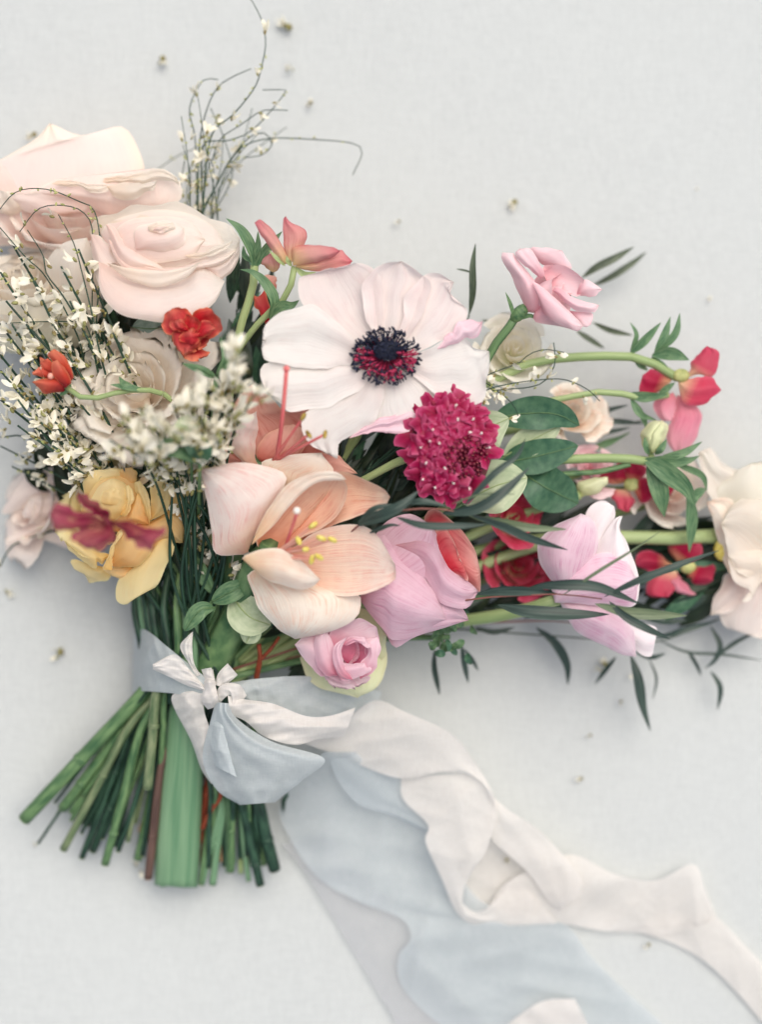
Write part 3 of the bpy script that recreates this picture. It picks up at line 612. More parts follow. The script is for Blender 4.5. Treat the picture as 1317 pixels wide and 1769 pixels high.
# ------------------------------------------------------------------ pink rose, lisianthus, tulip
pk = thing('rose', 'orchid pink rose seen from its side, right of the front amaryllis', 'rose', (700, 1000, 200), G_R)
for mat, pts, tip, z0, z1, b, tl, ro in [
    ('ranred', [(1010, 850), (960, 700), (1000, 625), (1090, 680), (1170, 780), (1200, 880), (1190, 965), (1100, 900)], 5, 245, 262, 26, 0, 8),
    ('ranred', [(1040, 860), (1000, 760), (1030, 690), (1080, 740), (1110, 830), (1150, 910), (1090, 890)], 4, 275, 290, 10, 0, 0),
    ('pink', [(720, 960), (760, 760), (800, 690), (900, 640), (1000, 690), (1060, 800), (1100, 880), (1000, 960)], 4, 255, 285, 20, 0, 0),
    ('pink', [(700, 1000), (800, 1130), (850, 1192), (930, 1150), (1050, 1112), (1150, 1082), (1130, 1040), (1040, 960), (880, 920)], 5, 230, 258, 34, 0, 16),
    ('pink', [(700, 985), (730, 1040), (800, 1125), (840, 1165), (950, 1140), (1060, 1080), (1045, 1000), (960, 880), (860, 770), (780, 730), (740, 860)], 5, 275, 262, 52, 0, 0),
    ('pink', [(840, 770), (960, 700), (1030, 740), (1075, 850), (1190, 962), (1140, 1030), (1040, 1010), (960, 890)], 4, 282, 280, 22, 0, 0)]:
    petal(pk, M[mat], CE(pts), tip, z0, z1, b, tl, ro, 4.0, nv=24, nu=19)
stem_to_bind(pk, (690, 1000, 220), [(560, 1050, 150)], 9, 9)
li = thing('lisianthus', 'small pink lisianthus cupped by lime green outer petals, just above the ribbon', 'lisianthus', (590, 1140, 180), 'lisianthus blooms')
rose(li, (580, 1122, 195), (.22, .03, 1), 58, 86, 8, M['lisi'], .5, .5, ruff=.04, t0=.35, wide=.9)
for m_, pts_, tip_, z0_, z1_, b_ in [
    ('lisi', [(600, 1290), (540, 1312), (460, 1235), (428, 1182), (480, 1140), (530, 1150), (575, 1220)], 3, 262, 272, 12), ('lisi', [(610, 1310), (560, 1312), (520, 1260), (510, 1160), (560, 1122), (590, 1190)], 4, 276, 286, 10),
    ('lisi', [(600, 1220), (570, 1160), (590, 1110), (640, 1095), (700, 1070), (768, 1108), (782, 1190), (730, 1180), (650, 1165)], 5, 272, 288, -6), ('lisideep', [(650, 1265), (610, 1210), (640, 1165), (710, 1160), (738, 1210), (710, 1260)], 3, 268, 272, -22),
    ('lisi', [(700, 1325), (690, 1270), (735, 1215), (720, 1165), (775, 1150), (785, 1210), (752, 1295)], 4, 276, 284, 10), ('lisi', [(600, 1300), (590, 1245), (650, 1262), (720, 1255), (745, 1290), (640, 1334)], 3, 286, 284, 9),
    ('lisi', [(670, 1328), (620, 1318), (588, 1250), (590, 1190), (645, 1148), (622, 1200), (635, 1262)], 4, 290, 298, 8), ('lisi', [(625, 1180), (660, 1150), (720, 1150), (745, 1190), (725, 1195), (690, 1172), (650, 1185)], 2, 290, 294, 4)]:
    petal(li, M[m_], CE(pts_), tip_, z0_, z1_, b_, 0, 0, 1.5, rag=.9)
petal(li, M['limegreen'], CE([(600, 1240), (455, 1225), (470, 1290), (510, 1345), (580, 1375), (690, 1402), (790, 1335), (805, 1200), (720, 1260)]), 5, 170, 190, 14, 0, 12)
petal(li, M['limegreen'], CE([(680, 1150), (700, 1035), (760, 1060), (812, 1140), (800, 1240), (740, 1220)]), 3, 175, 200, 10)
petal(li, M['limegreen'], CE([(620, 1260), (580, 1370), (640, 1335), (700, 1350), (770, 1260), (720, 1240)]), 2, 172, 196, 8)
stem_to_bind(li, (580, 1130, 180), [(480, 1150, 130)], 6, 6)
lk = thing('lisianthus', 'light pink lisianthus rising on its own stem at the upper right', 'lisianthus', (900, 545, 200), 'lisianthus blooms')
rose(lk, (905, 520, 215), (.85, .05, .45), 46, 92, 9, M['pinklight'], .7, .8, ruff=.03)
for mat, pts, tip, z0, z1, b, ro in [
    ('pinklight', [(385, 140), (335, 90), (340, 70), (400, 68), (470, 80), (512, 150), (485, 160)], 4, 232, 262, 10, 0),
    ('pinklight', [(410, 220), (385, 150), (430, 140), (490, 145), (565, 205), (545, 275), (470, 250)], 4, 245, 272, -12, 0),
    ('pinklight', [(320, 340), (255, 190), (210, 95), (265, 92), (305, 150), (375, 245), (388, 340)], 3, 240, 282, 18, 8),
    ('pinklight', [(380, 200), (300, 135), (268, 95), (290, 72), (345, 80), (395, 180)], 3, 272, 292, 12, 8),
    ('pinklight', [(530, 270), (545, 225), (575, 203), (642, 245), (602, 275)], 3, 258, 275, 8, 0),
    ('pinklight', [(350, 350), (360, 385), (480, 405), (540, 420), (560, 395), (480, 320), (400, 300)], 4, 250, 262, 14, 4),
    ('pinklight', [(385, 340), (375, 290), (343, 212), (400, 245), (480, 320), (562, 400), (530, 418), (440, 385)], 5, 278, 292, 14, 8),
    ('pinklight', [(430, 250), (450, 232), (520, 280), (628, 312), (605, 342), (520, 332)], 3, 284, 292, 12, 6),
    ('pinklight', [(500, 335), (600, 348), (592, 395), (562, 402)], 2, 272, 276, 8, 0)]:
    petal(lk, M[mat], CF(pts), tip, z0, z1, b, 0, ro, 1.5, nu=12, nv=14, rag=.8)
tube('stem', [(900, 535, 235), (880, 565, 230), (848, 608, 220), (800, 700, 190), (650, 900, 150), (380, 1160, 120)], 8, 6, M['stemgreen'], lk)
blob('calyx', (898, 541, 238), 12, 12, 20, M['stemgreen'], lk, (.7, .7, .2))
for q in [[(890, 552, 240), (882, 525, 246), (874, 505, 246)], [(898, 552, 240), (915, 545, 246), (930, 552, 244)]]:
    leaf('sepal', q, 7, M['stemgreen'], lk)
tu = thing('tulip', 'pale pink tulip lying on its side at the lower right, dark leaves across it', 'tulip', (960, 1020, 120))
for mat, pts, tip, z0, z1, b, ro in [
    ('tulippale', [(470, 560), (560, 300), (590, 235), (645, 208), (692, 232), (696, 275), (650, 400), (560, 560)], 4, 170, 200, 10, 0),
    ('tulippale', [(480, 620), (600, 420), (690, 290), (728, 272), (715, 330), (752, 390), (798, 560), (765, 665), (600, 645)], 3, 180, 205, 24, 0),
    ('tulip', [(470, 600), (380, 480), (372, 385), (440, 312), (550, 262), (610, 300), (625, 400), (560, 540)], 4, 195, 225, 36, 0),
    ('tulip', [(440, 640), (430, 560), (520, 480), (640, 430), (740, 460), (795, 560), (765, 655), (600, 645)], 5, 205, 215, 26, 0),
    ('tulippale', [(600, 650), (700, 690), (760, 720), (860, 742), (862, 800), (852, 868), (790, 850), (700, 760)], 4, 165, 170, 10, 0),
    ('tulip', [(460, 635), (600, 640), (700, 690), (770, 745), (785, 870), (720, 862), (640, 820), (520, 752)], 4, 190, 190, 26, 6)]:
    petal(tu, M[mat], CG(pts), tip, z0, z1, b, 0, ro, 2.0)
tube('stem', [(965, 1035, 190), (880, 1060, 150), (700, 1090, 120), (360, 1170, 100)], 11, 9, M['stemlight'], tu)
wp = thing('poppy', 'large white and peach poppy like bloom cut by the right edge', 'poppy', (1300, 960, 50))
for mat, pts, tip, z0, z1, b, fo in [
    ('cream', [(1330, 920), (1240, 870), (1214, 825), (1208, 782), (1228, 772), (1250, 800), (1290, 812), (1330, 800), (1400, 860)], 3, 100, 140, 10, 7),
    ('creamgreen', [(1345, 960), (1262, 905), (1240, 850), (1262, 820), (1300, 800), (1360, 796), (1420, 880)], 4, 110, 150, 12, 9),
    ('peachcream', [(1310, 1000), (1262, 988), (1240, 925), (1222, 866), (1250, 858), (1275, 870), (1300, 900)], 3, 120, 132, 8, 4),
    ('cream', [(1350, 1010), (1290, 1000), (1262, 960), (1246, 905), (1270, 870), (1330, 850), (1420, 920)], 3, 120, 160, 12, 9),
    ('cream', [(1330, 985), (1284, 1040), (1300, 1030), (1268, 1000), (1258, 960), (1300, 940), (1380, 950)], 4, 130, 150, 8, 6),
    ('blush', [(1310, 960), (1254, 995), (1240, 1050), (1252, 1082), (1285, 1092), (1330, 1100), (1380, 1020)], 4, 95, 86, 12, 6),
    ('blush', [(1300, 970), (1262, 990), (1236, 1030), (1228, 1062), (1262, 1060), (1292, 1040)], 3, 100, 96, 6, 4)]:
    petal(wp, M[mat], pts, tip, z0, z1, b, 0, 0, fo, rag=2.2)
blob('heart', (1250, 950, 112), 16, 20, 12, M['anther'], wp)
stem_to_bind(wp, (1250, 930, 100), [(1080, 928, 90), (800, 960, 90)], 10, 9, 'stemlight')

# ------------------------------------------------------------------ red and coral ranunculus
G_B = 'butterfly ranunculus in the bouquet'
rr_ = thing('ranunculus', 'coral pink butterfly ranunculus seen from the side above the anemone', 'ranunculus', (505, 465, 290), G_B)
for pts, tip, z0, z1, b in [
    ([(350, 255), (290, 200), (235, 110), (210, 65), (240, 52), (300, 110), (345, 180), (360, 240)], 3, 290, 330, 8),
    ([(375, 260), (345, 180), (338, 60), (352, 35), (375, 60), (442, 102), (432, 165), (400, 200)], 3, 290, 318, 12),
    ([(385, 262), (380, 190), (420, 168), (550, 172), (600, 195), (560, 225), (480, 250)], 4, 300, 330, 16),
    ([(390, 265), (480, 235), (590, 190), (625, 210), (657, 240), (620, 270), (480, 287)], 4, 290, 312, 10)]:
    petal(rr_, M['coralpink'], CD(pts), tip, z0, z1, b, 0, 0, 1.5, rag=.8)
tube('stem', CD([(392, 265, 290), (385, 320, 285), (345, 410, 270), (270, 480, 250), (190, 570, 230)]) + [(400, 640, 200), (370, 900, 150), (345, 1160, 120)], 5.5, 6, M['stemlight'], rr_)
for q, wd in [([(350, 262, 290), (310, 225, 300), (275, 190, 305)], 8), ([(395, 270, 290), (440, 300, 296), (490, 290, 298)], 10), ([(380, 262, 290), (362, 240, 302), (355, 215, 306)], 8)]:
    leaf('sepal', CD(q), wd, M['stemlight'], rr_)
for q, wd in [([(275, 500, 262), (300, 420, 285), (260, 340, 290), (200, 290, 290), (145, 278, 285)], 18), ([(280, 510, 262), (330, 450, 282), (380, 440, 286), (412, 418, 288)], 22)]:
    leaf('leaf', CD(q), wd, M['leafgreen'], rr_)
bs = thing('ranunculus_bud', 'upright green stem with pointed leaves and small coral bud beside the blush rose', 'bud', (420, 560, 220))
tube('stem', CD([(210, 260, 260), (205, 340, 255), (175, 450, 245), (140, 560, 230)]) + [(400, 660, 200), (370, 900, 150), (340, 1160, 120)], 7, 6, M['stemlight'], bs)
for q, wd in [([(210, 280, 262), (200, 200, 275), (150, 100, 285), (80, 45, 290)], 20), ([(215, 260, 262), (225, 180, 280), (225, 105, 284)], 12), ([(215, 270, 262), (260, 190, 276), (335, 105, 270)], 16), ([(205, 250, 250), (165, 215, 250), (160, 170, 245)], 9)]:
    leaf('leaf', CD(q), wd, M['leafgreen'], bs)
for pts, tip, z0, z1, b, m in [([(290, 290), (240, 255), (250, 215), (290, 200), (322, 230), (318, 275)], 3, 255, 275, 12, 'coralpink'), ([(300, 380), (245, 320), (270, 300), (310, 310), (312, 360)], 2, 240, 255, 8, 'coral'),
                               ([(270, 540), (215, 450), (202, 392), (235, 400), (262, 370), (280, 450), (285, 520)], 2, 235, 250, 10, 'redcoral')]:
    petal(bs, M[m], CD(pts), tip, z0, z1, b, 0, 0, 1, nu=9, nv=11)
rs = thing('ranunculus', 'bright red ranunculus with orange rims under the blush rose', 'ranunculus', (333, 590, 310), G_B)
rose(rs, (333, 580, 300), (.05, .15, 1), 40, 34, 8, M['redcoral'], .8, .4, t0=.2, wide=.9)
for pts, tip, z0, z1, b in [([(990, 1200), (845, 1180), (850, 1090), (890, 1055), (960, 1060), (1010, 1110), (1000, 1160)], 3, 318, 350, 6), ([(1000, 1180), (1000, 1080), (1080, 1060), (1140, 1110), (1150, 1170), (1080, 1210)], 3, 318, 352, -8),
                            ([(1000, 1180), (900, 1180), (895, 1240), (950, 1305), (1020, 1260), (1050, 1190)], 3, 324, 336, 14), ([(985, 1250), (920, 1210), (990, 1155), (1040, 1200)], 2, 346, 352, 6), ([(1000, 1190), (950, 1160), (960, 1090), (1015, 1105), (1045, 1150)], 3, 340, 356, -8), ([(1010, 1200), (1040, 1140), (1090, 1120), (1120, 1160), (1070, 1200)], 3, 344, 358, 5), ([(990, 1190), (900, 1170), (880, 1120), (930, 1110), (975, 1150)], 3, 342, 356, 6)]:
    petal(rs, M['redcoral'], CA(pts), tip, z0, z1, b, 0, 0, 4.5, rag=1.6)
ro_ = thing('ranunculus', 'small orange red ranunculus at the left, its stem curving over the cream rose', 'ranunculus', (105, 655, 280), G_B)
TC = lambda p: crop(0, 560, .1974, p)
for pts, tip, z0, z1, b in [([(560, 480), (430, 300), (430, 250), (470, 215), (560, 280), (645, 440), (620, 500)], 3, 290, 322, 10), ([(480, 470), (360, 380), (345, 285), (400, 310), (430, 300), (500, 400)], 2, 290, 320, 6),
                            ([(480, 500), (300, 450), (278, 420), (350, 370), (430, 400)], 2, 290, 318, 6), ([(560, 590), (400, 610), (340, 560), (275, 505), (400, 470), (520, 470), (575, 540)], 3, 296, 316, 20), ([(570, 560), (470, 460), (450, 350), (500, 310), (570, 400), (620, 500)], 3, 312, 328, 12)]:
    petal(ro_, M['orange'], TC(pts), tip, z0, z1, b, 0, 0, 1.5, nu=11, nv=13)
blob('heart', tuple(TC([(440, 455)])[0]) + (318,), 5, 6, 6, M['palefil'], ro_)
tube('stem', CC([(340, 385, 300), (400, 430, 305), (480, 445, 305), (620, 410, 305), (760, 400, 300), (860, 430, 280), (960, 560, 250), (1000, 900, 200)]) + [(340, 1160, 130)], 4.5, 5, M['stemlight'], ro_)
for q, wd in [([(700, 405, 302), (640, 370, 312), (615, 330, 316)], 14), ([(740, 400, 302), (650, 385, 312), (570, 372, 312)], 12), ([(310, 430, 292), (350, 380, 300), (340, 340, 300)], 12)]:
    leaf('sepal', CC(q), wd, M['leafgreen'], ro_)
bu = thing('ranunculus', 'blurred burgundy flower with veined petals hovering over the yellow rose', 'ranunculus', (185, 905, 400), G_B)
for pts, tip, z0, z1, b in [([(560, 1090), (480, 1040), (400, 1020), (300, 990), (252, 1045), (290, 1130), (400, 1130), (520, 1110)], 4, 490, 530, 8), ([(560, 1080), (480, 1040), (415, 980), (395, 905), (430, 940), (560, 1030)], 3, 420, 470, 4),
                            ([(560, 1080), (480, 1100), (365, 1165), (430, 1212), (520, 1232), (582, 1180), (590, 1100)], 3, 488, 505, 10), ([(550, 1070), (680, 1085), (800, 1130), (850, 1108), (840, 1150), (800, 1185), (790, 1232), (700, 1212), (640, 1130)], 6, 490, 520, 8)]:
    petal(bu, M['burg'], CC(pts), tip, z0, z1, b, 0, 0, 5, rag=2.4)
blob('heart', tuple(CC([(548, 1085)])[0]) + (494,), 9, 9, 8, M['burg'], bu)
tube('stem', [(183, 903, 480), (186, 905, 330), (200, 920, 190), (290, 1050, 120), (330, 1160, 110)], 4, 5, M['stemgreen'], bu)
nr = thing('ranunculus', 'rose red butterfly ranunculus hanging at the far right with pink lower petal', 'ranunculus', (1175, 650, 130), G_B)
for m, pts, tip, z0, z1, b in [('rosered', [(1000, 620), (1030, 540), (1085, 484), (1136, 510), (1112, 620), (1060, 610)], 2, 140, 165, 10), ('rosered', [(960, 630), (1060, 615), (1110, 620), (1146, 672), (1050, 742), (985, 715)], 3, 145, 160, 14),
                               ('crimson', [(930, 640), (860, 690), (800, 685), (810, 610), (860, 584), (930, 625)], 3, 140, 155, 10), ('rosepink', [(940, 680), (860, 730), (880, 790), (940, 805), (960, 720)], 3, 125, 130, 8),
                               ('rosepink', [(960, 690), (945, 770), (915, 870), (955, 942), (1000, 930), (1060, 835), (1050, 750)], 3, 130, 120, 16)]:
    petal(nr, M[m], CF(pts), tip, z0, z1, b, 0, 0, 2)
blob('heart', tuple(CF([(975, 610)])[0]) + (150,), 15, 12, 10, M['budgreen'], nr)
tube('stem', CF([(960, 620, 145), (860, 560, 150), (760, 530, 160), (560, 530, 170), (400, 545, 180), (300, 575, 180)]) + [(760, 720, 170), (600, 950, 140), (380, 1165, 110)], 8, 8, M['stemlight'], nr)
for q, wd in [([(760, 520, 160), (820, 460, 175), (890, 385, 178)], 16), ([(860, 520, 158), (900, 450, 170), (930, 360, 172)], 15), ([(880, 510, 158), (950, 430, 170), (970, 345, 172)], 14), ([(850, 525, 155), (930, 515, 165), (1010, 545, 165)], 24), ([(760, 510, 160), (785, 440, 165), (760, 385, 165)], 9), ([(780, 520, 150), (800, 560, 145), (835, 590, 140)], 12), ([(850, 530, 150), (900, 580, 150), (940, 615, 148)], 16)]:
    leaf('leaf', CF(q), wd, M['leafgreen'], nr)
for nm, lab, q, pets in [
    ('ranunculus', 'small crimson and yellow ranunculus half hidden above the tulip', (1080, 845, 90), [([(720, 1070), (650, 1060), (640, 1010), (720, 990), (760, 1040)], 3), ([(740, 1090), (680, 1100), (700, 1170), (750, 1190), (780, 1140)], 3), ([(770, 1080), (800, 1150), (850, 1130), (860, 1060), (800, 1040)], 3), ([(740, 1060), (690, 990), (760, 960), (830, 1000), (800, 1060)], 2), ([(850, 1080), (860, 1140), (930, 1120), (940, 1080)], 2)]),
    ('ranunculus', 'crimson ranunculus lying low between the tulip and the white bloom', (1165, 975, 60), [([(950, 1420), (830, 1440), (780, 1410), (800, 1360), (870, 1360)], 2), ([(960, 1430), (850, 1460), (830, 1540), (920, 1550), (965, 1500)], 3), ([(960, 1400), (920, 1350), (960, 1310), (1060, 1320), (1060, 1380)], 3), ([(990, 1440), (1040, 1400), (1120, 1420), (1110, 1480), (1040, 1500)], 3), ([(960, 1450), (900, 1470), (960, 1530), (1040, 1540)], 2)])]:
    th = thing(nm, lab, 'ranunculus', q, G_B)
    for i, (pts, tip) in enumerate(pets):
        petal(th, M['rosepink' if i == 4 and q[0] > 1100 else ('rosered' if i == 1 else 'crimson')], CF(pts), tip, q[2] + 20, q[2] + 40, 10, 0, 0, 4, nu=11, nv=13)
    blob('heart', (q[0] + (12 if q[0] < 1100 else 25), q[1] + (-8 if q[0] < 1100 else 5), q[2] + 30), 14, 12, 8, M['budgreen'], th)
    stem_to_bind(th, q, [(q[0] - 200, q[1] + 20, 80)], 6, 6)
# buried blooms seen through gaps
for nm, lab, mat, c, ax, R, n in [
    ('buried_bloom', 'dusky rose red bloom buried behind the slender dark leaves', 'rosered', (888, 985, 70), (.2, .3, 1), 60, 11),
    ('buried_bloom', 'dusky crimson bloom deep in the bouquet behind the pale round leaf', 'rosered', (880, 900, 120), (.3, .2, 1), 50, 8),
    ('buried_bloom', 'pale pink bloom low on the cloth behind the broad green leaves', 'pinklight', (1015, 815, 95), (.3, .3, 1), 46, 8),
    ('buried_bloom', 'soft peach bloom low behind the anemone and broad leaves', 'peachcream', (978, 725, 100), (.3, .4, 1), 58, 9),
    ('buried_bloom', 'pale greenish cream bloom blurred beneath the pink lisianthus', 'creamgreen', (885, 620, 130), (.1, .4, 1), 70, 11),
    ('buried_bloom', 'blush bloom low on the cloth behind the leafy stems at the right', 'blush', (1150, 862, 60), (.1, .3, 1), 66, 10)]:
    th = thing(nm, lab, 'bloom', c, 'blooms buried in the bouquet')
    rose(th, c, ax, R, R * .8, n, M[mat], .7, rnd.uniform(0, 6))
    stem_to_bind(th, c, [(c[0] - 240, c[1] + 80, 60)], 7, 7, 'stemlight')
# green buds and leafy stems at the right
lb = thing('leafy_stem', 'light green leafy stem with a fat pale bud at the right', 'stem', (1100, 800, 130))
tube('stem', CF([(850, 975, 170), (780, 965, 175), (660, 960, 178), (520, 965, 180), (330, 990, 185)]) + [(760, 880, 160), (500, 1060, 130), (370, 1170, 110)], 8, 8, M['stemlight'], lb)
tube('side_stem', CF([(760, 985, 172), (640, 1015, 170), (520, 1025, 170), (340, 1040, 165)]), 5, 5, M['stemgreen'], lb)
petal(lb, M['limegreen'], CF([(845, 940), (806, 905), (812, 850), (850, 805), (895, 800), (922, 828), (905, 890), (875, 930)]), 4, 165, 172, 26, 0, 6, 1.5, name='bud_petal')
petal(lb, M['limegreen'], CF([(850, 940), (835, 900), (850, 840), (890, 800), (910, 830), (895, 900), (870, 935)]), 3, 180, 184, 18, 0, 6, 1, name='bud_petal')
leaf('bud_sepal', CF([(840, 945, 178), (825, 910, 190), (822, 870, 188)]), 12, M['leafgreen'], lb)
leaf('bud_sepal', CF([(865, 945, 178), (890, 920, 190), (915, 880, 184)]), 12, M['leafgreen'], lb)
tube('bud_stem', CF([(840, 930, 160), (850, 955, 165), (830, 975, 168)]), 5, 6, M['stemlight'], lb)
for q, wd in [([(800, 970, 175), (900, 975, 185), (1000, 970, 180), (1055, 950, 178)], 22), ([(810, 960, 175), (900, 1010, 190), (990, 1080, 185), (1035, 1165, 175)], 34), ([(830, 990, 170), (880, 1080, 175), (905, 1210, 165)], 32), ([(880, 960, 175), (980, 940, 186), (1065, 890, 180)], 14), ([(940, 980, 170), (1060, 1030, 165), (1085, 1100, 150)], 12), ([(1000, 1100, 160), (1020, 1200, 150), (1010, 1360, 130)], 20), ([(1080, 1090, 150), (1030, 1120, 152), (1020, 1180, 150)], 20)]:
    leaf('leaf', CF(q), wd, M['leafgreen'], lb, turn=rnd.uniform(-.4, .4))
ls = thing('leafy_stem', 'thin light green stem arching to the red bloom at the far right', 'stem', (1000, 690, 150))
tube('stem', CF([(920, 690, 150), (820, 710, 160), (740, 690, 165), (650, 678, 168), (540, 695, 170), (400, 725, 170)]) + [(820, 760, 170), (600, 950, 140), (375, 1168, 115)], 6, 5, M['stemlight'], ls)
for q, wd in [([(760, 700, 160), (800, 770, 165), (870, 800, 165)], 12), ([(740, 690, 160), (820, 700, 170), (920, 690, 170)], 18), ([(880, 690, 160), (920, 660, 165), (950, 640, 165)], 12), ([(780, 720, 155), (820, 800, 150), (830, 850, 150)], 10)]:
    leaf('leaf', CF(q), wd, M['leafgreen'], ls)
yb = thing('closed_bud', 'closed lime green bud lying just above the tulip', 'bud', (1030, 845, 120))
petal(yb, M['limegreen'], CF([(545, 1130), (540, 1060), (600, 1040), (665, 1040), (660, 1075), (610, 1110)]), 3, 150, 165, 14, 0, 0, 1)
tube('stem', [(1003, 855, 152), (900, 890, 130), (700, 980, 110), (380, 1165, 100)], 8, 7, M['stemlight'], yb)
rt = thing('green_stem', 'thick light green stem running to the white bloom at the right edge', 'stem', (1150, 930, 90))
tube('stem', [(1240, 925, 95), (1160, 930, 100), (1080, 928, 105), (950, 935, 105), (700, 1030, 100), (370, 1172, 100)], 12, 9, M['stemlight'], rt)
# broad and round leaves
def big_leaf(lab, path, W, mat, name='broad_leaf', peak=.5, turn=.1, fold=.15, blunt=.7, group='broad leaves in the bouquet'):
    th = thing(name, lab, 'leaf', path[0], group)
    leaf('blade', path, W, M[mat], th, turn, fold, 24, peak, blunt)
    f = [(p[0], p[1], p[2] + 1.2) for p in path]; tube('midrib', f, 1.6, .6, M['stemgreen' if 'pale' not in mat else 'stemlight'], th, n=12, sides=5)
    tube('leaf_stalk', [path[0], ((path[0][0] + BIND[0]) / 2, (path[0][1] + BIND[1]) / 2, 110), (BIND[0] + rnd.uniform(-30, 40), 1170, 110)], 3, 3, M['stemgreen'], th, n=12, sides=6)
big_leaf('upper dark green broad leaf right of the anemone', [(850, 725, 190), (900, 715, 205), (960, 715, 215), (1002, 735, 205)], 58, 'leafbroad')
big_leaf('light olive broad leaf between two dark leaves', [(870, 790, 180), (920, 760, 195), (970, 735, 195)], 50, 'leafpale')
big_leaf('middle dark green broad leaf right of the scabiosa', [(860, 800, 175), (920, 790, 195), (1000, 770, 195)], 60, 'leafbroad')
big_leaf('lower dark green broad leaf above the tulip', [(900, 815, 165), (940, 840, 180), (1000, 870, 170)], 80, 'leafbroad')
big_leaf('pale round leaf against the right side of the scabiosa', [(800, 800, 240), (840, 745, 262), (880, 722, 255)], 72, 'leafpale', 'round_leaf')
big_leaf('larger pale round leaf under the scabiosa crossed by dark blades', [(800, 870, 235), (855, 840, 255), (912, 825, 245)], 92, 'leafpale', 'round_leaf')
big_leaf('blue grey round leaf under the blush rose', [(300, 560, 200), (265, 568, 225), (228, 565, 215)], 56, 'leafblue', 'round_leaf', turn=-.1)
big_leaf('pale green leaf left of the front amaryllis above the ribbon', [(400, 1030, 225), (430, 1065, 245), (468, 1080, 232)], 66, 'leafpale', 'round_leaf')
big_leaf('lower folded pale leaf above the ribbon', [(420, 1060, 215), (432, 1090, 232), (425, 1112, 222)], 44, 'leafpale', 'round_leaf')
big_leaf('mid green leaf above the pale one beside the amaryllis', [(365, 1040, 230), (400, 1022, 250), (436, 1005, 240)], 36, 'leafgreen')
big_leaf('small pointed green leaf over the stems left of the amaryllis', [(370, 1050, 235), (345, 1055, 248), (318, 1090, 236)], 30, 'leafgreen')
big_leaf('blurred green leaf in front among the white broom', [(345, 800, 395), (310, 775, 420), (250, 775, 415)], 34, 'leafgreen')
big_leaf('second blurred green leaf in front among the white broom', [(345, 800, 395), (345, 775, 425), (310, 745, 430)], 40, 'leafbroad')
big_leaf('pale blurred petal like leaf in front of the broom', [(330, 770, 420), (322, 745, 440), (325, 715, 440)], 44, 'leafpale', 'round_leaf')
big_leaf('narrow green blade above the broom right of the cream rose', [(375, 650, 340), (390, 620, 355), (380, 582, 350)], 14, 'leafgreen', peak=.4)
big_leaf('narrow green blade crossing the cream rose near the broom', [(372, 652, 340), (350, 640, 352), (315, 628, 350)], 14, 'leafgreen', peak=.4)
big_leaf('broad stalk shaped leaf beside the yellow rose', [(320, 945, 170), (345, 985, 200), (372, 1030, 190)], 26, 'leafgreen')

# ------------------------------------------------------------------ slender dark leaves
def leaf_sprig(lab, stem, leaves, mat='leafdark', twig='redtwig', sw=2.4, group='slender leaf sprigs in the bouquet'):
    th = thing('leaf_sprig', lab, 'leaf sprig', stem[0], group)
    tube('twig', stem, sw, sw * .5, M[twig], th, n=20, sides=6)
    for l in leaves:
        q, wd = l[0], l[1]; leaf('leaf', q, wd * .78, M[l[2] if len(l) > 2 else mat], th, turn=rnd.uniform(-.5, .5), fold=.3, blunt=.85)
leaf_sprig('slender dark leaves on a reddish twig crossing below the scabiosa', [(350, 1165, 130)] + CE([(500, 900, 220), (690, 690, 340), (850, 630, 368), (1000, 620, 375), (1150, 640, 372), (1300, 690, 360)]),
    [(CE([(690, 690, 345), (800, 640, 385), (880, 600, 392), (945, 545, 385)]), 26), (CE([(850, 655, 365), (960, 690, 385), (1100, 692, 385), (1230, 685, 372)]), 18),
     (CE([(1040, 640, 365), (1180, 620, 388), (1300, 545, 388), (1400, 450, 372)]), 24), (CE([(1130, 610, 380), (1250, 480, 400), (1350, 400, 392), (1385, 330, 370)]), 14), (CE([(1150, 640, 372), (1290, 690, 388), (1400, 740, 375), (1560, 790, 345)]), 20, 'leafdark'),
     (CE([(1150, 650, 360), (1300, 680, 372), (1420, 700, 370), (1555, 705, 350)]), 20, 'leafolive'), (CE([(880, 600, 360), (960, 590, 372), (1060, 610, 368)]), 14), (CE([(740, 720, 345), (820, 690, 362), (865, 690, 358)]), 10), (CE([(690, 680, 345), (760, 620, 362), (840, 600, 362)]), 12), (CE([(1080, 600, 380), (1200, 560, 392), (1340, 560, 380)]), 3, 'leafolive')])
leaf_sprig('slender dark leaves lying across the pink tulip', [(360, 1170, 120)] + [(700, 1060, 200)] + CG([(100, 625, 300), (300, 610, 330), (470, 605, 340), (640, 625, 338)]),
    [(CG([(110, 605, 305), (200, 590, 322), (340, 590, 335), (460, 605, 335)]), 22), (CG([(330, 575, 330), (450, 565, 350), (620, 575, 352), (800, 645, 335)]), 24), (CG([(195, 650, 300), (300, 675, 325), (460, 690, 332), (670, 690, 320)]), 30),
     (CG([(610, 645, 335), (740, 680, 345), (860, 690, 342), (1000, 695, 325)]), 24, 'leafolive'), (CG([(650, 615, 340), (800, 545, 365), (980, 475, 368), (1135, 420, 350)]), 16), (CG([(670, 635, 338), (740, 700, 350), (830, 750, 350), (930, 795, 335)]), 18), (CG([(470, 610, 340), (620, 510, 362), (780, 410, 365), (890, 335, 350)]), 7, 'leafolive')])
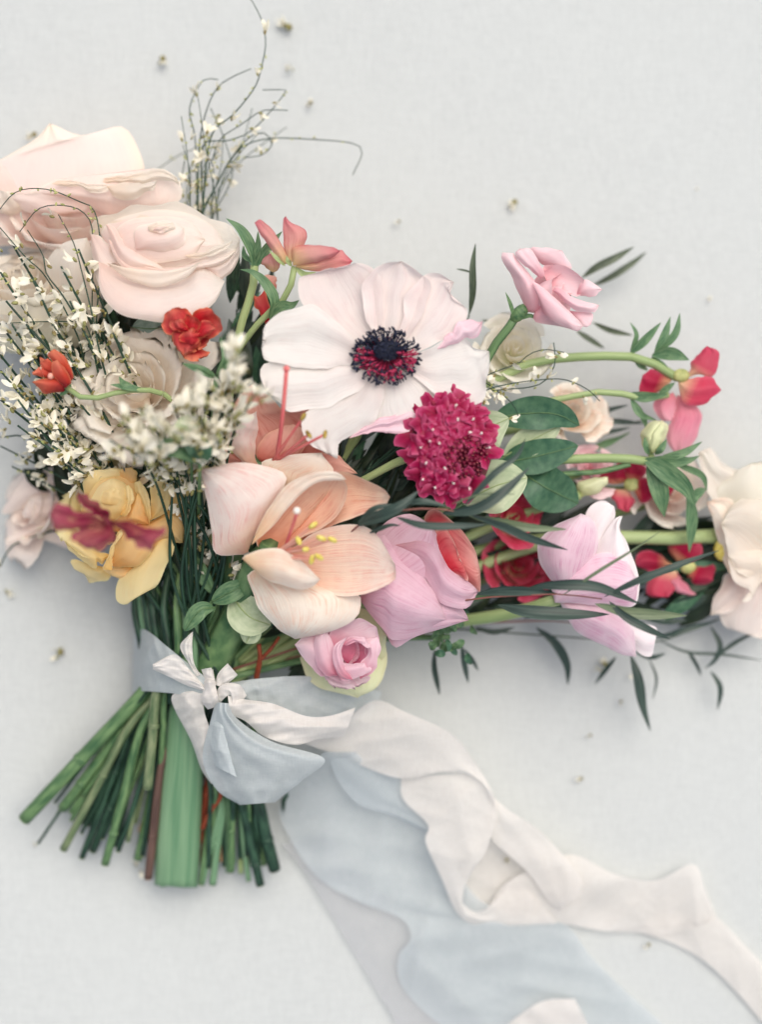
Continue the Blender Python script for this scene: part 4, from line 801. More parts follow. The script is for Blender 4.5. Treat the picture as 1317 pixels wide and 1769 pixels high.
leaf_sprig('thin dark leaves fallen below the tulip towards the cloth', [(380, 1165, 90), (780, 1085, 90)] + CG([(300, 720, 80), (480, 720, 70), (700, 760, 60)]),
    [(CG([(360, 745, 70), (440, 810, 75), (490, 900, 60), (495, 990, 45)]), 20), (CG([(760, 860, 90), (790, 960, 92), (810, 1080, 80), (845, 1185, 65)]), 24), (CG([(700, 870, 60), (660, 920, 50), (610, 985, 30)]), 10), (CG([(100, 745, 80), (180, 765, 84), (270, 745, 80)]), 12),
     (CG([(780, 850, 75), (850, 870, 70), (910, 855, 60)]), 12), (CG([(800, 700, 80), (900, 720, 78), (1000, 715, 70)]), 16)])
leaf_sprig('thin dark leaf twigs trailing at the lower right near the white bloom', [(700, 1080, 80)] + CG([(700, 800, 60), (900, 800, 60), (1100, 720, 60), (1200, 700, 40)]),
    [(CG([(860, 790, 60), (980, 760, 66), (1130, 715, 60)]), 14), (CG([(1100, 740, 50), (1140, 820, 55), (1120, 880, 50), (1075, 920, 40)]), 12), (CG([(1100, 930, 40), (1140, 1000, 44), (1130, 1095, 30)]), 12), (CG([(1120, 870, 50), (1220, 800, 55), (1317, 755, 50)]), 9), (CG([(880, 800, 50), (1000, 850, 54), (1150, 860, 50), (1317, 885, 40)]), 6),
     (CG([(840, 880, 40), (870, 960, 44), (855, 1050, 30)]), 5), (CG([(1000, 840, 40), (1040, 900, 44), (1060, 950, 30)]), 9)], sw=1.8, twig='twig')
leaf_sprig('two upright olive blades behind the pink lisianthus', [(800, 640, 120)] + CF([(300, 400, 90), (500, 260, 80), (560, 190, 80)]),
    [(CF([(555, 195, 80), (620, 150, 92), (700, 110, 90), (775, 65, 75)]), 17), (CF([(600, 230, 50), (680, 190, 60), (760, 140, 55), (830, 85, 40)]), 15), (CF([(600, 385, 90), (680, 420, 92), (770, 440, 80)]), 12), (CF([(530, 420, 90), (590, 460, 92), (650, 495, 80)]), 13), (CF([(130, 375, 120), (200, 390, 124), (290, 420, 120)]), 9)], twig='twig', mat='leafslim')
leaf_sprig('single dark upright blade with a side spur right of the anemone top', [(760, 640, 150), (805, 560, 160), (812, 535, 165)],
    [(CD([(1190, 480, 165), (1205, 380, 180), (1205, 260, 185), (1217, 160, 175)]), 16), (CD([(1200, 292, 178), (1165, 282, 180), (1130, 276, 178)]), 4)], mat='twig', twig='twig')
leaf_sprig('dark thin twigs crossing behind the leafy stems at the right', [(780, 900, 90)] + CF([(450, 850, 90), (580, 805, 90), (700, 815, 90), (830, 800, 90)]),
    [(CF([(590, 800, 95), (660, 760, 100), (750, 735, 95)]), 10), (CF([(560, 850, 90), (660, 850, 92), (760, 830, 85)]), 10), (CF([(570, 930, 90), (650, 900, 95), (760, 850, 90)]), 16, 'leafgreen'), (CF([(600, 810, 92), (700, 805, 98), (820, 815, 92)]), 12)], twig='twig')
leaf_sprig('dark leaf cluster hanging below the pink rose towards the cloth', [(400, 1160, 110), (720, 1090, 130), (770, 1110, 140)],
    [(CE([(1010, 1200, 110), (1010, 1280, 100), (1030, 1390, 70)]), 14), (CE([(1120, 1180, 110), (1130, 1250, 100), (1148, 1340, 70)]), 12), (CE([(1130, 1200, 110), (1160, 1240, 100), (1190, 1290, 70)]), 9), (CE([(770, 1180, 120), (800, 1215, 115), (810, 1225, 100)]), 8)], mat='leafdark')
gf = thing('geranium_sprig', 'ruffled green foliage tuft beneath the pink rose', 'foliage', (780, 1100, 150))
for i in range(26):
    x, y = 778 + rnd.uniform(-32, 36), 1100 + rnd.uniform(-48, 34); a = rnd.uniform(0, 6.28); L = rnd.uniform(14, 24); z = rnd.uniform(140, 190)
    leaf('leaflet', [(x, y, z), (x + L * .5 * math.cos(a), y + L * .5 * math.sin(a), z + 8), (x + L * math.cos(a), y + L * math.sin(a), z - 2)], rnd.uniform(10, 17), M['leafgreen'] if i % 3 else M['leafbroad'], gf, rnd.uniform(-.8, .8), .4, 9)
tube('stem', [(778, 1100, 150), (600, 1110, 120), (370, 1170, 100)], 5, 5, M['stemgreen'], gf)
# dense dark foliage in the heart of the bouquet
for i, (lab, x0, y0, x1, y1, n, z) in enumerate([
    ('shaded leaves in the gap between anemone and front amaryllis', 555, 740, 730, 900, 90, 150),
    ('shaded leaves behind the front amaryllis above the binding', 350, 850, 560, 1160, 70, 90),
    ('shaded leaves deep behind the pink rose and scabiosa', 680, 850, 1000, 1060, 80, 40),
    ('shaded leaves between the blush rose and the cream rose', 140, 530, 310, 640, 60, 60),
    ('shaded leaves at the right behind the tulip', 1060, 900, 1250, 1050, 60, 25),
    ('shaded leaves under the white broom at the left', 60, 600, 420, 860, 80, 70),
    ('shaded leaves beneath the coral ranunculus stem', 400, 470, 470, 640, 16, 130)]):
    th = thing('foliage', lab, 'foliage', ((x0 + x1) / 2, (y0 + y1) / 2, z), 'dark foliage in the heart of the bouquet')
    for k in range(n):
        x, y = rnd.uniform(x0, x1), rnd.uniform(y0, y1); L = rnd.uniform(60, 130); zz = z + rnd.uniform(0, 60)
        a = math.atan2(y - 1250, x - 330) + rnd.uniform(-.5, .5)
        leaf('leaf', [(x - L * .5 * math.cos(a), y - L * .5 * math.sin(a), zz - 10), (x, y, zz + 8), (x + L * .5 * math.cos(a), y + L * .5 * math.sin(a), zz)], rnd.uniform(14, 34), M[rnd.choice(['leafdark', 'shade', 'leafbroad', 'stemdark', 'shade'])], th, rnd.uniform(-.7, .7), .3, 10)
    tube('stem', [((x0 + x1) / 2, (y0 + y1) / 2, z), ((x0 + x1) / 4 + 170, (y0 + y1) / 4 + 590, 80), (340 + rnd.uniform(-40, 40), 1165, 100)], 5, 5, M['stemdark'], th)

# ------------------------------------------------------------------ white broom
def blossom_mesh(seed):
    r = np.random.RandomState(seed); V, Fc, mi = [], [], []
    def add_petal(length, width, tilt, az, cup):
        off = len(V); n = 5
        ca, sa, ct, st = math.cos(az), math.sin(az), math.cos(tilt), math.sin(tilt)
        for i in range(n):
            f = i / (n - 1); wd = width * math.sqrt(max(0, math.sin(math.pi * (.10 + .86 * f)))) * .46
            for s in (-1, 0, 1):
                x, y, z = length * f, wd * s, cup * (abs(s) - .5) + 2.0 * math.sin(f * 3)
                X, Z = x * ct - z * st, x * st + z * ct
                V.append((X * ca - y * sa, X * sa + y * ca, Z))
        for i in range(n - 1):
            for s in range(2): a = off + i * 3 + s; Fc.append((a, a + 1, a + 4, a + 3)); mi.append(0)
    k = r.choice([2, 3, 4])
    for i in range(k):
        add_petal(r.uniform(15, 22), r.uniform(8, 12.5), r.uniform(-.3, .9), r.uniform(-.7, .7) if k < 4 else r.uniform(-1.2, 1.2), r.uniform(1, 2.5))
    off = len(V)                                        # calyx
    for i, (x, q) in enumerate([(-6, .6), (-3.5, 2.4), (0, 2.9), (3, 2.0)]):
        for j in range(6): V.append((x, q * math.cos(j * 1.0472), q * math.sin(j * 1.0472)))
    for i in range(3):
        for j in range(6): Fc.append((off + i * 6 + j, off + i * 6 + (j + 1) % 6, off + i * 6 + 6 + (j + 1) % 6, off + i * 6 + 6 + j)); mi.append(1)
    return mesh_of('blossom', np.array(V) * U, Fc, None, (M['broomwhite'], M['calyx']), mi)
bms = [blossom_mesh(s) for s in range(9)]
G_W = 'white broom sprigs in the bouquet'
def sprig(lab, path, n_bl, f0=.5, r0=4, r1=1, spread=9, size=1.0, buds=0, mat='stemdark', group=G_W):
    th = thing('broom_sprig', lab, 'broom sprig', path[0], group)
    ln = sum(math.dist(path[i][:2], path[i + 1][:2]) for i in range(len(path) - 1)); tube('stem', path, r0, r1, M[mat], th, n=max(24, int(ln / 13)), sides=6)
    p = smooth(path, 240)
    for k in range(n_bl):
        i = min(238, int((f0 + (1 - f0) * (k + rnd.random()) / n_bl) * 239))
        q = p[i]; d = p[i + 1] - p[i]
        x, y, z = q[0] + rnd.gauss(0, spread), q[1] + rnd.gauss(0, spread), max(8, q[2] + rnd.gauss(2, spread * .7))
        o = bpy.data.objects.new('blossom', rnd.choice(bms)); COL.objects.link(o); o.parent = th
        o.location = Vector(P(x, y, z)) - th.location
        a = math.atan2(-d[1], d[0]) + rnd.gauss(0, .9)
        o.rotation_euler = (rnd.uniform(0, 6.28), rnd.uniform(-.6, .6), a); s = size * rnd.uniform(.85, 1.35); o.scale = (s, s, s)
    if buds:
        V, Fc = [], []; off = 0
        for k in range(buds):
            q = p[int(rnd.uniform(f0, .99) * 239)]; c = P(q[0] + rnd.uniform(-4, 4), q[1] + rnd.uniform(-4, 4), q[2] + rnd.uniform(-2, 4)); fr = frame_of(npr.normal(0, 1, 3))
            for zz, qq in [(-5, .3), (-2, 2), (1.5, 2.2), (5, .3)]:
                for j in range(5): V.append(c + (fr[2] * zz + qq * (math.cos(j * 1.2566) * fr[0] + math.sin(j * 1.2566) * fr[1])) * U * size)
            for i in range(3):
                for j in range(5): Fc.append((off + i * 5 + j, off + i * 5 + (j + 1) % 5, off + i * 5 + 5 + (j + 1) % 5, off + i * 5 + 5 + j))
            off += 20
        part('buds', V, Fc, None, M['budgreen'], th, 'stuff')
    return th
def bstart(): return (BIND[0] + rnd.uniform(-75, 70), 1180 + rnd.uniform(-10, 20), rnd.uniform(60, 175))
LBL = 'green broom sprig with small white blossoms in the thick left side of the bouquet'
for (x, y) in [(0, 470), (10, 520), (20, 560), (0, 640), (30, 690), (-10, 600), (60, 700), (100, 740), (60, 620), (110, 600), (150, 590), (120, 520), (55, 480), (20, 420), (105, 460), (135, 430), (165, 555), (195, 575), (60, 660), (140, 700), (30, 735), (90, 770), (150, 760), (45, 560), (90, 560), (0, 690), (70, 730), (20, 655), (120, 660), (0, 560)]:
    s = bstart(); m = (300 + rnd.uniform(-60, 40), 1000 + rnd.uniform(-30, 30), rnd.uniform(90, 170))
    k = .42; q = (x + (m[0] - x) * k + rnd.uniform(-15, 15) + 20, y + (m[1] - y) * k + rnd.uniform(-15, 15), rnd.uniform(170, 250))
    sprig(LBL, [s, m, q, (x, y, rnd.uniform(250, 320))], 13, .62, 5.5, 1.8, 8, .98, 7)
for (x, y) in [(190, 760), (225, 742), (205, 722), (262, 722), (300, 700), (330, 672), (362, 655), (405, 608), (425, 640), (440, 680), (300, 745), (350, 720), (255, 775), (400, 700), (385, 745), (345, 770), (415, 600), (240, 705)]:
    s = bstart(); m = (335 + rnd.uniform(-40, 50), 980 + rnd.uniform(-30, 30), rnd.uniform(180, 230)); q = (x * .55 + 345 * .45, y * .55 + 880 * .45, rnd.uniform(330, 360))
    sprig('blurred white broom sprig in front between the cream rose and the amaryllis', [s, m, q, (x, y, rnd.uniform(430, 540))], 12, .66, 4, 1.6, 9, 1.1, 8, group='blurred white broom sprigs in front')
for (x, y, x1, y1) in [(335, 840, 345, 1010), (320, 860, 352, 1040), (345, 890, 370, 1020), (300, 820, 340, 960), (420, 960, 400, 1060)]:
    s = bstart(); sprig('white broom sprig hanging between the yellow rose and the amaryllis', [s, (x1, y1, 150), (x, y, 255)], 13, .55, 3.5, 1.5, 9, group='white broom sprigs beside the yellow rose')
G_T = 'wispy broom twigs rising at the top'
WB = lambda pts, z: [p + (z,) for p in CB(pts)]
for lab, pts, z, nb, bd, r in [
    ('tall broom twig whose tip leaves the top of the picture', [(330, 1110), (370, 715), (490, 590), (600, 450), (640, 320), (655, 220), (640, 120), (610, 50), (570, -20)], 150, 4, 12, 2.6),
    ('broom twig bent over to the right, inner left of the wispy tuft', [(305, 1060), (310, 780), (340, 600), (400, 460), (480, 400), (580, 355)], 140, 3, 14, 3.2),
    ('leftmost broom twig of the wispy tuft, hooked at the top', [(300, 1060), (290, 720), (260, 580), (290, 480), (340, 410), (410, 412)], 130, 3, 14, 2.6),
    ('broom twig kinked back at a sharp corner', [(330, 1090), (330, 760), (450, 730), (560, 690), (650, 610), (755, 480), (740, 465), (640, 465)], 135, 4, 8, 2.4),
    ('long thin broom twig arching far right with a drooping tip', [(320, 1110), (400, 960), (480, 820), (560, 745), (700, 715), (880, 720), (1100, 740), (1155, 790), (1105, 905)], 120, 0, 6, 2.6),
    ('thick dark broom twig leaning right at the base of the tuft', [(330, 1110), (400, 960), (470, 830), (560, 720), (640, 685), (690, 740), (640, 800), (550, 815)], 125, 2, 4, 3.6),
    ('thin curving broom twig at the right of the tuft base', [(380, 1130), (440, 1010), (478, 930), (480, 850), (430, 690), (370, 560)], 110, 1, 6, 1.6),
    ('faint broom twig bowing left behind the big blush rose', [(330, 770), (260, 780), (190, 812), (90, 880)], 60, 1, 3, 1.4),
    ('short broom twig with pale blossoms in the middle of the tuft', [(380, 840), (420, 720), (520, 650), (590, 600), (650, 570), (770, 570)], 140, 4, 6, 1.8),
    ('short upright broom twig low in the tuft with pale blossoms', [(330, 1050), (345, 950), (360, 860), (420, 760)], 130, 5, 6, 2.8),
    ('short pale broom twig beside the cream rim of the big rose', [(200, 1060), (215, 960), (235, 830)], 120, 2, 8, 1.8)]:
    b = CB([pts[0]])[0]
    sprig(lab, [(330, 1170, 100), (340, 800, 100), (b[0], b[1] + 60, z - 30)] + WB(pts, z), nb, .72, r, .8, 5, .8, bd, group=G_T)
for i in range(9):
    x0 = rnd.uniform(318, 375); a = rnd.uniform(-.35, .55); L = rnd.uniform(90, 190); z = rnd.uniform(90, 150); cv = rnd.uniform(-40, 50)
    sprig('fine wispy broom twig with tiny buds in the tuft at the top', [(330, 1170, 100), (340, 800, 100), (x0, 420, z - 20), (x0, 350, z), (x0 + L * .5 * math.sin(a), 350 - L * .5 * math.cos(a), z + 5), (x0 + L * math.sin(a) + cv, 350 - L * math.cos(a), z)], 3, .72, 2.0, .6, 5, .75, 9, group='fine wispy broom twigs at the top')
WA = lambda pts, z: [p + (z,) for p in CA(pts)]
for lab, pts, z, nb, bd, r in [
    ('dark straight broom twig rising over the cream rose nearest the blush rose', [(510, 1260), (490, 1150), (430, 900), (380, 720), (300, 570)], 290, 6, 6, 4),
    ('thick green broom twig rising over the cream rose towards the left', [(470, 1250), (330, 1000), (240, 880), (220, 780), (140, 650)], 285, 5, 4, 5),
    ('budded broom twig arching over to the left edge above the cream rose', [(500, 1200), (520, 800), (490, 560), (400, 500), (240, 440), (90, 450), (0, 540), (-40, 620)], 250, 0, 16, 2),
    ('second budded broom twig arching under the first at the left', [(480, 1200), (480, 700), (440, 570), (340, 525), (200, 540), (100, 660)], 245, 0, 12, 1.8),
    ('broom twig lying level across the cream rose to the left edge', [(480, 1240), (440, 1140), (400, 1125), (200, 1125), (0, 1135), (-40, 1140)], 270, 2, 2, 2.4),
    ('broom twig slanting down to the left edge with white blossoms', [(400, 1200), (240, 900), (130, 790), (0, 640), (-40, 600)], 270, 6, 3, 3)]:
    b = CA([pts[0]])[0]
    sprig(lab, [(320, 1170, 120), (300, 950, 150), (b[0] + 30, b[1] + 100, z - 60)] + WA(pts, z), nb, .6, r, .8, 9, .95, bd, group='broom twigs over the left roses')
for lab, pts, z in [('broom twig reaching the left edge beside the faded rose', [(480, 930), (410, 900), (200, 790), (0, 690)], 150), ('lowest broom twig pointing left across the faded rose', [(470, 1010), (400, 970), (230, 880), (60, 795)], 140),
                    ('thin broom twig levelling off at the left edge', [(420, 870), (300, 750), (130, 642), (0, 645)], 160), ('short broom twig hanging over the cloth at the left edge', [(330, 1120), (90, 1190), (30, 1250), (0, 1310)], 70)]:
    b = CC([pts[0]])[0]
    sprig(lab, [(310, 1170, 110), (280, 1020, 110), (b[0] + 20, b[1] + 30, z - 10)] + [p + (z,) for p in CC(pts)], 6, .62, 3, 1.4, 9, .9, 5, group='broom twigs at the left edge')
for lab, pts, z, nb in [('broom twig with tiny buds right of the anemone, drooping tip', [(130, 680), (250, 645), (420, 625), (500, 632), (580, 670), (630, 718)], 320, 7), ('upper broom twig right of the anemone', [(140, 615), (290, 555), (330, 520), (400, 500), (480, 512)], 310, 5), ('crossing broom twig right of the anemone', [(160, 680), (330, 660), (400, 630), (440, 560), (435, 470)], 315, 5), ('hanging cluster of pale broom blossoms right of the scabiosa', [(130, 640), (200, 680), (260, 730), (285, 780)], 310, 8)]:
    b = CF([pts[0]])[0]
    sprig(lab, [(360, 1160, 120), (600, 850, 200), (b[0] - 40, b[1] + 30, z - 30)] + [p + (z,) for p in CF(pts)], nb, .72, 2.2, .8, 8, .75, 10, group='broom twigs right of the anemone')

# ------------------------------------------------------------------ cut stems
ST = lambda pts: CH(pts)
G_S = 'cut stem ends below the ribbon'
def cut(lab, a, b, wd, mat, za=110, zb=60, bend=0):
    (ax, ay), (bx, by) = CH([a, b]); r = wd * .4708 * .5
    top = (ax + (335 - ax) * .45, ay - 60, za)
    th = thing('cut_stem', lab, 'stem', (bx, by, max(zb, r)), G_S)
    tube('stalk', [top, (ax, ay, za), ((ax + bx) / 2 + bend, (ay + by) / 2, (za + zb) / 2 + 3), (bx, by, max(zb, r + 1))], r, r * .95, M[mat], th, n=26, sides=12)
    fr = frame_of((bx - ax, -(by - ay), -20)); blob('cut_face', (bx + (bx - ax) * .004, by + (by - ay) * .004, max(zb, r + 1)), r * .93, r * .93, 1.6, M['pith' if mat != 'stembrown' else 'stempeach'], th, (bx - ax, -(by - ay), zb - za), nu=12, nv=6)
    if wd > 24:
        q = rnd.uniform(.35, .8); blob('node', (ax + (bx - ax) * q + bend * .8, ay + (by - ay) * q, za + (zb - za) * q + 3), r * 1.13, r * 1.13, r * .9, M[mat], th, (bx - ax, -(by - ay), zb - za), .05, 12, 8)
    return th
amst = thing('amaryllis_stalk', 'broad flat pale green stalk, the widest of the cut stems', 'stem', (306, 1530, 40), G_S)
def stalk():
    nv, nu = 34, 24; cx = smooth([(333, 1150, 130), (322, 1230, 120), (316, 1330, 100), (308, 1440, 70), (304, 1531, 45)], nv); wd = np.interp(np.linspace(0, 1, nv), [0, .2, .5, .8, 1], [26, 31, 36, 39, 38])
    th = np.linspace(0, 2 * math.pi, nu)
    g = np.zeros((nv, nu, 3)); c, s = np.cos(th), np.sin(th)
    for i in range(nv):
        g[i, :, 0] = cx[i, 0] + wd[i] * np.sign(c) * np.abs(c) ** .8; g[i, :, 1] = cx[i, 1] + (2.5 * np.sin(c * 9) if i == nv - 1 else 0); g[i, :, 2] = np.maximum(2, cx[i, 2] + wd[i] * .72 * s)
    V = PA(g).reshape(-1, 3); Fc = grid_faces(nv, nu); Fc.append(tuple((nv - 1) * nu + j for j in range(nu - 1)))
    part('stalk', V, Fc, grid_uv(nv, nu), M['amstem'], amst)
stalk()
for args in [
    ('thick green cut stem, the leftmost one', (530, 285), (88, 755), 52, 'stemgreen', 120, 70), ('green cut stem second from the left with a frayed middle', (440, 440), (228, 715), 42, 'stemgreen', 90, 55),
    ('slim light green cut stem, third from the left', (470, 420), (232, 865), 30, 'stemgrey', 115, 60), ('dark cut stem ending short between two greener ones', (500, 450), (315, 770), 44, 'stemdark', 80, 40),
    ('dark slender cut stem ending in a point left of the middle', (520, 330), (300, 895), 26, 'stemdark', 100, 45), ('dark cut stem with a looping thread beside it', (505, 470), (340, 870), 34, 'stemdark', 90, 35),
    ('bright green cut stem with side nub left of the brown one', (520, 420), (385, 918), 34, 'stemgreen', 120, 60), ('dark cut stem hidden behind the bright green one', (540, 330), (420, 850), 32, 'stemdark', 70, 30),
    ('grey green cut stem under the ribbon left of the wide stalk', (575, 290), (540, 640), 38, 'stemgrey', 160, 130), ('thin green cut stem against the wide stalk', (605, 290), (590, 560), 24, 'stemgreen', 150, 110),
    ('short green cut stem left of the brown one', (560, 700), (505, 900), 36, 'stemgreen', 60, 40), ('brown woody cut stem beside the wide stalk', (592, 560), (543, 970), 32, 'stembrown', 110, 60), ('pale brown cut stem behind the brown one', (570, 640), (515, 800), 22, 'stempeach', 60, 40),
    ('rust red cut stem right of the wide stalk', (770, 560), (735, 840), 30, 'stemred', 90, 50), ('rust orange twig crossing right of the wide stalk', (810, 650), (742, 790), 20, 'stemred', 110, 80), ('grey thin cut stem right of the wide stalk', (765, 760), (725, 930), 14, 'stembrown', 60, 40),
    ('blue green cut stem right of the wide stalk, longest', (810, 690), (740, 992), 26, 'amstem', 90, 45), ('second blue green cut stem right of the wide stalk', (815, 690), (780, 992), 30, 'amstem', 85, 45), ('peach coloured cut stem among the right hand stems', (825, 700), (815, 908), 22, 'stempeach', 60, 35),
    ('mid green cut stem in the middle of the right hand group', (850, 680), (848, 945), 28, 'stemgreen', 90, 50), ('yellow green cut stem in the right hand group', (875, 690), (884, 950), 22, 'stemlight', 55, 30), ('thin teal cut stem in the right hand group', (875, 690), (912, 978), 22, 'amstem', 80, 40),
    ('dark cut stem leaning right, second from the right', (885, 690), (955, 994), 36, 'stemdark', 95, 50), ('dark wide cut stem, rightmost of the group', (940, 680), (1008, 940), 46, 'stemdark', 90, 50), ('short dark stem stub peeping from under the ribbon at the right', (1042, 640), (1038, 735), 20, 'stemdark', 50, 25),
    ('thin dark twig end with a knobbly tip at the lower left', (330, 560), (140, 842), 12, 'stemdark', 70, 40)]: cut(*args)
for i in range(14):
    a = (500 + i * 34 + rnd.uniform(-10, 10), 300); b = (330 + i * 44 + rnd.uniform(-20, 20), 640 + rnd.uniform(-60, 120))
    cut('dark stem in the shaded heart of the cut stems', a, b, rnd.uniform(22, 34), rnd.choice(['stemdark', 'stemdark', 'stemgreen']), 50, 25)
for i in range(34):
    f = (i + rnd.uniform(.1, .9)) / 34
    if f < .6: q = f / .6; a = (520 + 105 * q, 290 + rnd.uniform(0, 30)); b = (190 + 330 * q + rnd.uniform(-20, 20), 740 + 170 * q + rnd.uniform(-130, 30))
    else: q = (f - .6) / .4; a = (760 + 190 * q, 640); b = (735 + 250 * q + rnd.uniform(-15, 15), 990 - 40 * q + rnd.uniform(-90, 5))
    cut('slim green stem among the many crowded cut stems', a, b, rnd.uniform(13, 24), rnd.choice(['stemdark', 'stemdark', 'stemgreen', 'stemgreen', 'amstem', 'stemgrey']), rnd.uniform(60, 130), rnd.uniform(25, 70), rnd.uniform(-5, 5))
# the upper bundle just above the ribbon
for i in range(20):
    x = 246 + i * 9.0; th = thing('green_stem', 'dark green stem in the bundle just above the ribbon', 'stem', (x, 1180, 80), 'bundled stems above the ribbon')
    z = 100 + 75 * math.sin((i + .5) / 20 * math.pi) + rnd.uniform(-20, 10)
    tube('stalk', [(x + (330 - x) * .15, 1215, z - 10), (x, 1120, z), (x + (x - 330) * .05 + rnd.uniform(-12, 12), 1040, z), (x + rnd.uniform(-25, 15), 940, z - 30)], rnd.uniform(6, 9.5), rnd.uniform(5, 7), M[rnd.choice(['stemdark', 'stemdark', 'stemgreen', 'amstem', 'stemdark'])], th, n=20)
th = thing('woody_twig', 'rust coloured forked twig above the ribbon beside the small pink lisianthus', 'twig', (450, 1165, 150))
tube('main_twig', CE([(270, 1320, 150), (285, 1240, 170), (280, 1180, 175)]), 5, 4, M['stemred'], th); tube('side_twig', CE([(285, 1245, 168), (330, 1200, 175), (365, 1150, 170)]), 4, 2.5, M['stemred'], th)

# ------------------------------------------------------------------ ribbons
bl = thing('ribbon', 'wide pale blue silk ribbon wrapped round the stems with a hanging loop and tail', 'ribbon', (370, 1200, 150), 'silk ribbons')
R = lambda pts, zs: [(p[0], p[1], z) for p, z in zip(pts, zs)]
B_ = M['blue']
strip('wrap', R([(232, 1082), (258, 1092), (290, 1118), (340, 1158), (372, 1182)], [70, 165, 215, 238, 242]), R([(228, 1196), (250, 1194), (300, 1198), (345, 1204), (372, 1200)], [60, 160, 205, 228, 236]), B_, bl, bulge=8, wr=3, freq=14, crk=2.2)
strip('band', R([(392, 1180), (450, 1172), (530, 1168), (600, 1180), (660, 1195)], [222, 220, 190, 140, 80]), R([(390, 1200), (430, 1212), (500, 1240), (570, 1262), (640, 1262)], [222, 216, 180, 130, 70]), B_, bl, bulge=10, wr=4, freq=9, crk=2.2)
strip('left_loop', R(CH([(755, 285), (690, 278), (632, 300), (640, 350), (700, 465), (738, 570), (775, 625)]), [228, 226, 215, 205, 190, 172, 160]), R(CH([(758, 300), (750, 310), (746, 330), (752, 370), (772, 440), (760, 520), (790, 600)]), [236, 236, 236, 232, 220, 200, 175]), M['ivory'], bl, bulge=12, wr=4, freq=7, crk=2.2)
strip('hanging_loop', R(CH([(790, 325), (770, 400), (745, 500), (752, 570), (800, 652), (880, 702)]), [236, 226, 212, 200, 185, 170]), R(CH([(850, 330), (870, 385), (1000, 470), (1190, 532), (1110, 612), (1010, 692)]), [236, 240, 232, 215, 190, 165]), B_, bl, nv=90, nu=41, bulge=34, wr=8, freq=15, crk=.8)
strip('pleat', R(CH([(800, 330), (775, 400), (770, 470), (790, 560)]), [244, 240, 235, 222]), R(CH([(838, 330), (830, 400), (835, 480), (868, 600)]), [246, 250, 250, 236]), B_, bl, bulge=10, wr=2, crk=2.2)
strip('tail', R(CI([(255, 195), (205, 240), (160, 290), (146, 350), (190, 440), (250, 510), (340, 560), (440, 600), (464, 648), (434, 690), (440, 760), (500, 830), (580, 890), (700, 1000)]), [150, 100, 58, 36, 30, 28, 28, 30, 42, 32, 26, 24, 22, 20]), R(CI([(330, 195), (400, 215), (450, 270), (500, 360), (540, 430), (570, 480), (600, 520), (640, 560), (740, 600), (840, 615), (900, 690), (980, 770), (1090, 870), (1200, 1000)]), [110, 70, 46, 36, 32, 30, 30, 28, 26, 24, 22, 20, 18, 18]), M['bluesheer'], bl, nv=120, nu=51, bulge=3, wr=8, freq=8, crk=1.5)
strip('fold', R(CI([(262, 205), (290, 270), (340, 325), (420, 352), (520, 400)]), [120, 80, 58, 48, 40]), R(CI([(330, 200), (420, 235), (452, 295), (500, 350), (560, 400)]), [104, 74, 58, 48, 40]), M['bluesheer'], bl, bulge=4, wr=4, crk=.3)
lv = thing('ribbon', 'lilac white ribbon end spread flat on the cloth at the bottom', 'ribbon', (560, 1600, 10), 'silk ribbons')
strip('tail', R(CI([(150, 420), (200, 480), (270, 590), (330, 690), (390, 790), (440, 870), (500, 960)]), [6, 7, 7, 7, 7, 7, 7]), R(CI([(260, 380), (330, 480), (440, 590), (470, 650), (520, 740), (640, 860), (700, 960)]), [8, 8, 8, 8, 7, 7, 6]), M['lilac'], lv, nv=50, bulge=2, wr=1.5, crk=.4)
iv = thing('ribbon', 'ivory silk ribbon tied in a knot, its twisted tail running to the lower right', 'ribbon', (380, 1190, 220), 'silk ribbons')
I_ = M['ivory']
strip('knot_end', R(CH([(750, 265), (690, 200), (640, 150), (560, 185)]), [246, 250, 250, 244]), R(CH([(750, 285), (680, 262), (620, 232), (560, 205)]), [246, 244, 238, 236]), I_, iv, bulge=6, wr=4, freq=14, crk=2.2)
strip('knot_end', R(CH([(720, 230), (690, 180), (660, 120), (690, 80)]), [244, 246, 244, 240]), R(CH([(735, 225), (712, 180), (705, 120), (708, 65)]), [244, 250, 250, 244]), I_, iv, bulge=5, wr=3, freq=14, crk=2.2)
strip('knot_end', R(CH([(775, 265), (752, 240), (738, 205)]), [248, 254, 256]), R(CH([(795, 262), (785, 230), (775, 198)]), [248, 256, 258]), I_, iv, bulge=6, wr=2, freq=10, crk=2.2)
strip('knot_end', R(CH([(790, 262), (800, 220), (835, 182)]), [248, 256, 258]), R(CH([(815, 270), (850, 245), (872, 225)]), [248, 254, 254]), I_, iv, bulge=6, wr=3, freq=10, crk=2.2)
strip('knot', R(CH([(752, 200), (748, 260), (740, 320), (762, 352)]), [240, 256, 256, 240]), R(CH([(782, 205), (790, 260), (800, 310), (800, 340)]), [240, 262, 266, 240]), I_, iv, bulge=10, wr=2, freq=9, crk=2.2)
strip('knot', R(CH([(785, 330), (800, 275), (830, 255), (880, 262), (905, 300)]), [244, 258, 264, 262, 250]), R(CH([(800, 340), (822, 312), (845, 298), (850, 330), (850, 375)]), [240, 262, 266, 262, 246]), I_, iv, bulge=8, wr=2, freq=9, crk=2.2)
strip('band', R(CH([(835, 300), (880, 312), (1000, 330), (1120, 375), (1210, 375), (1305, 345)]), [256, 254, 244, 230, 205, 175]), R(CH([(845, 372), (900, 395), (970, 450), (1080, 482), (1170, 460), (1262, 452)]), [248, 246, 240, 225, 200, 165]), I_, iv, bulge=12, wr=4, freq=8, crk=2.2)
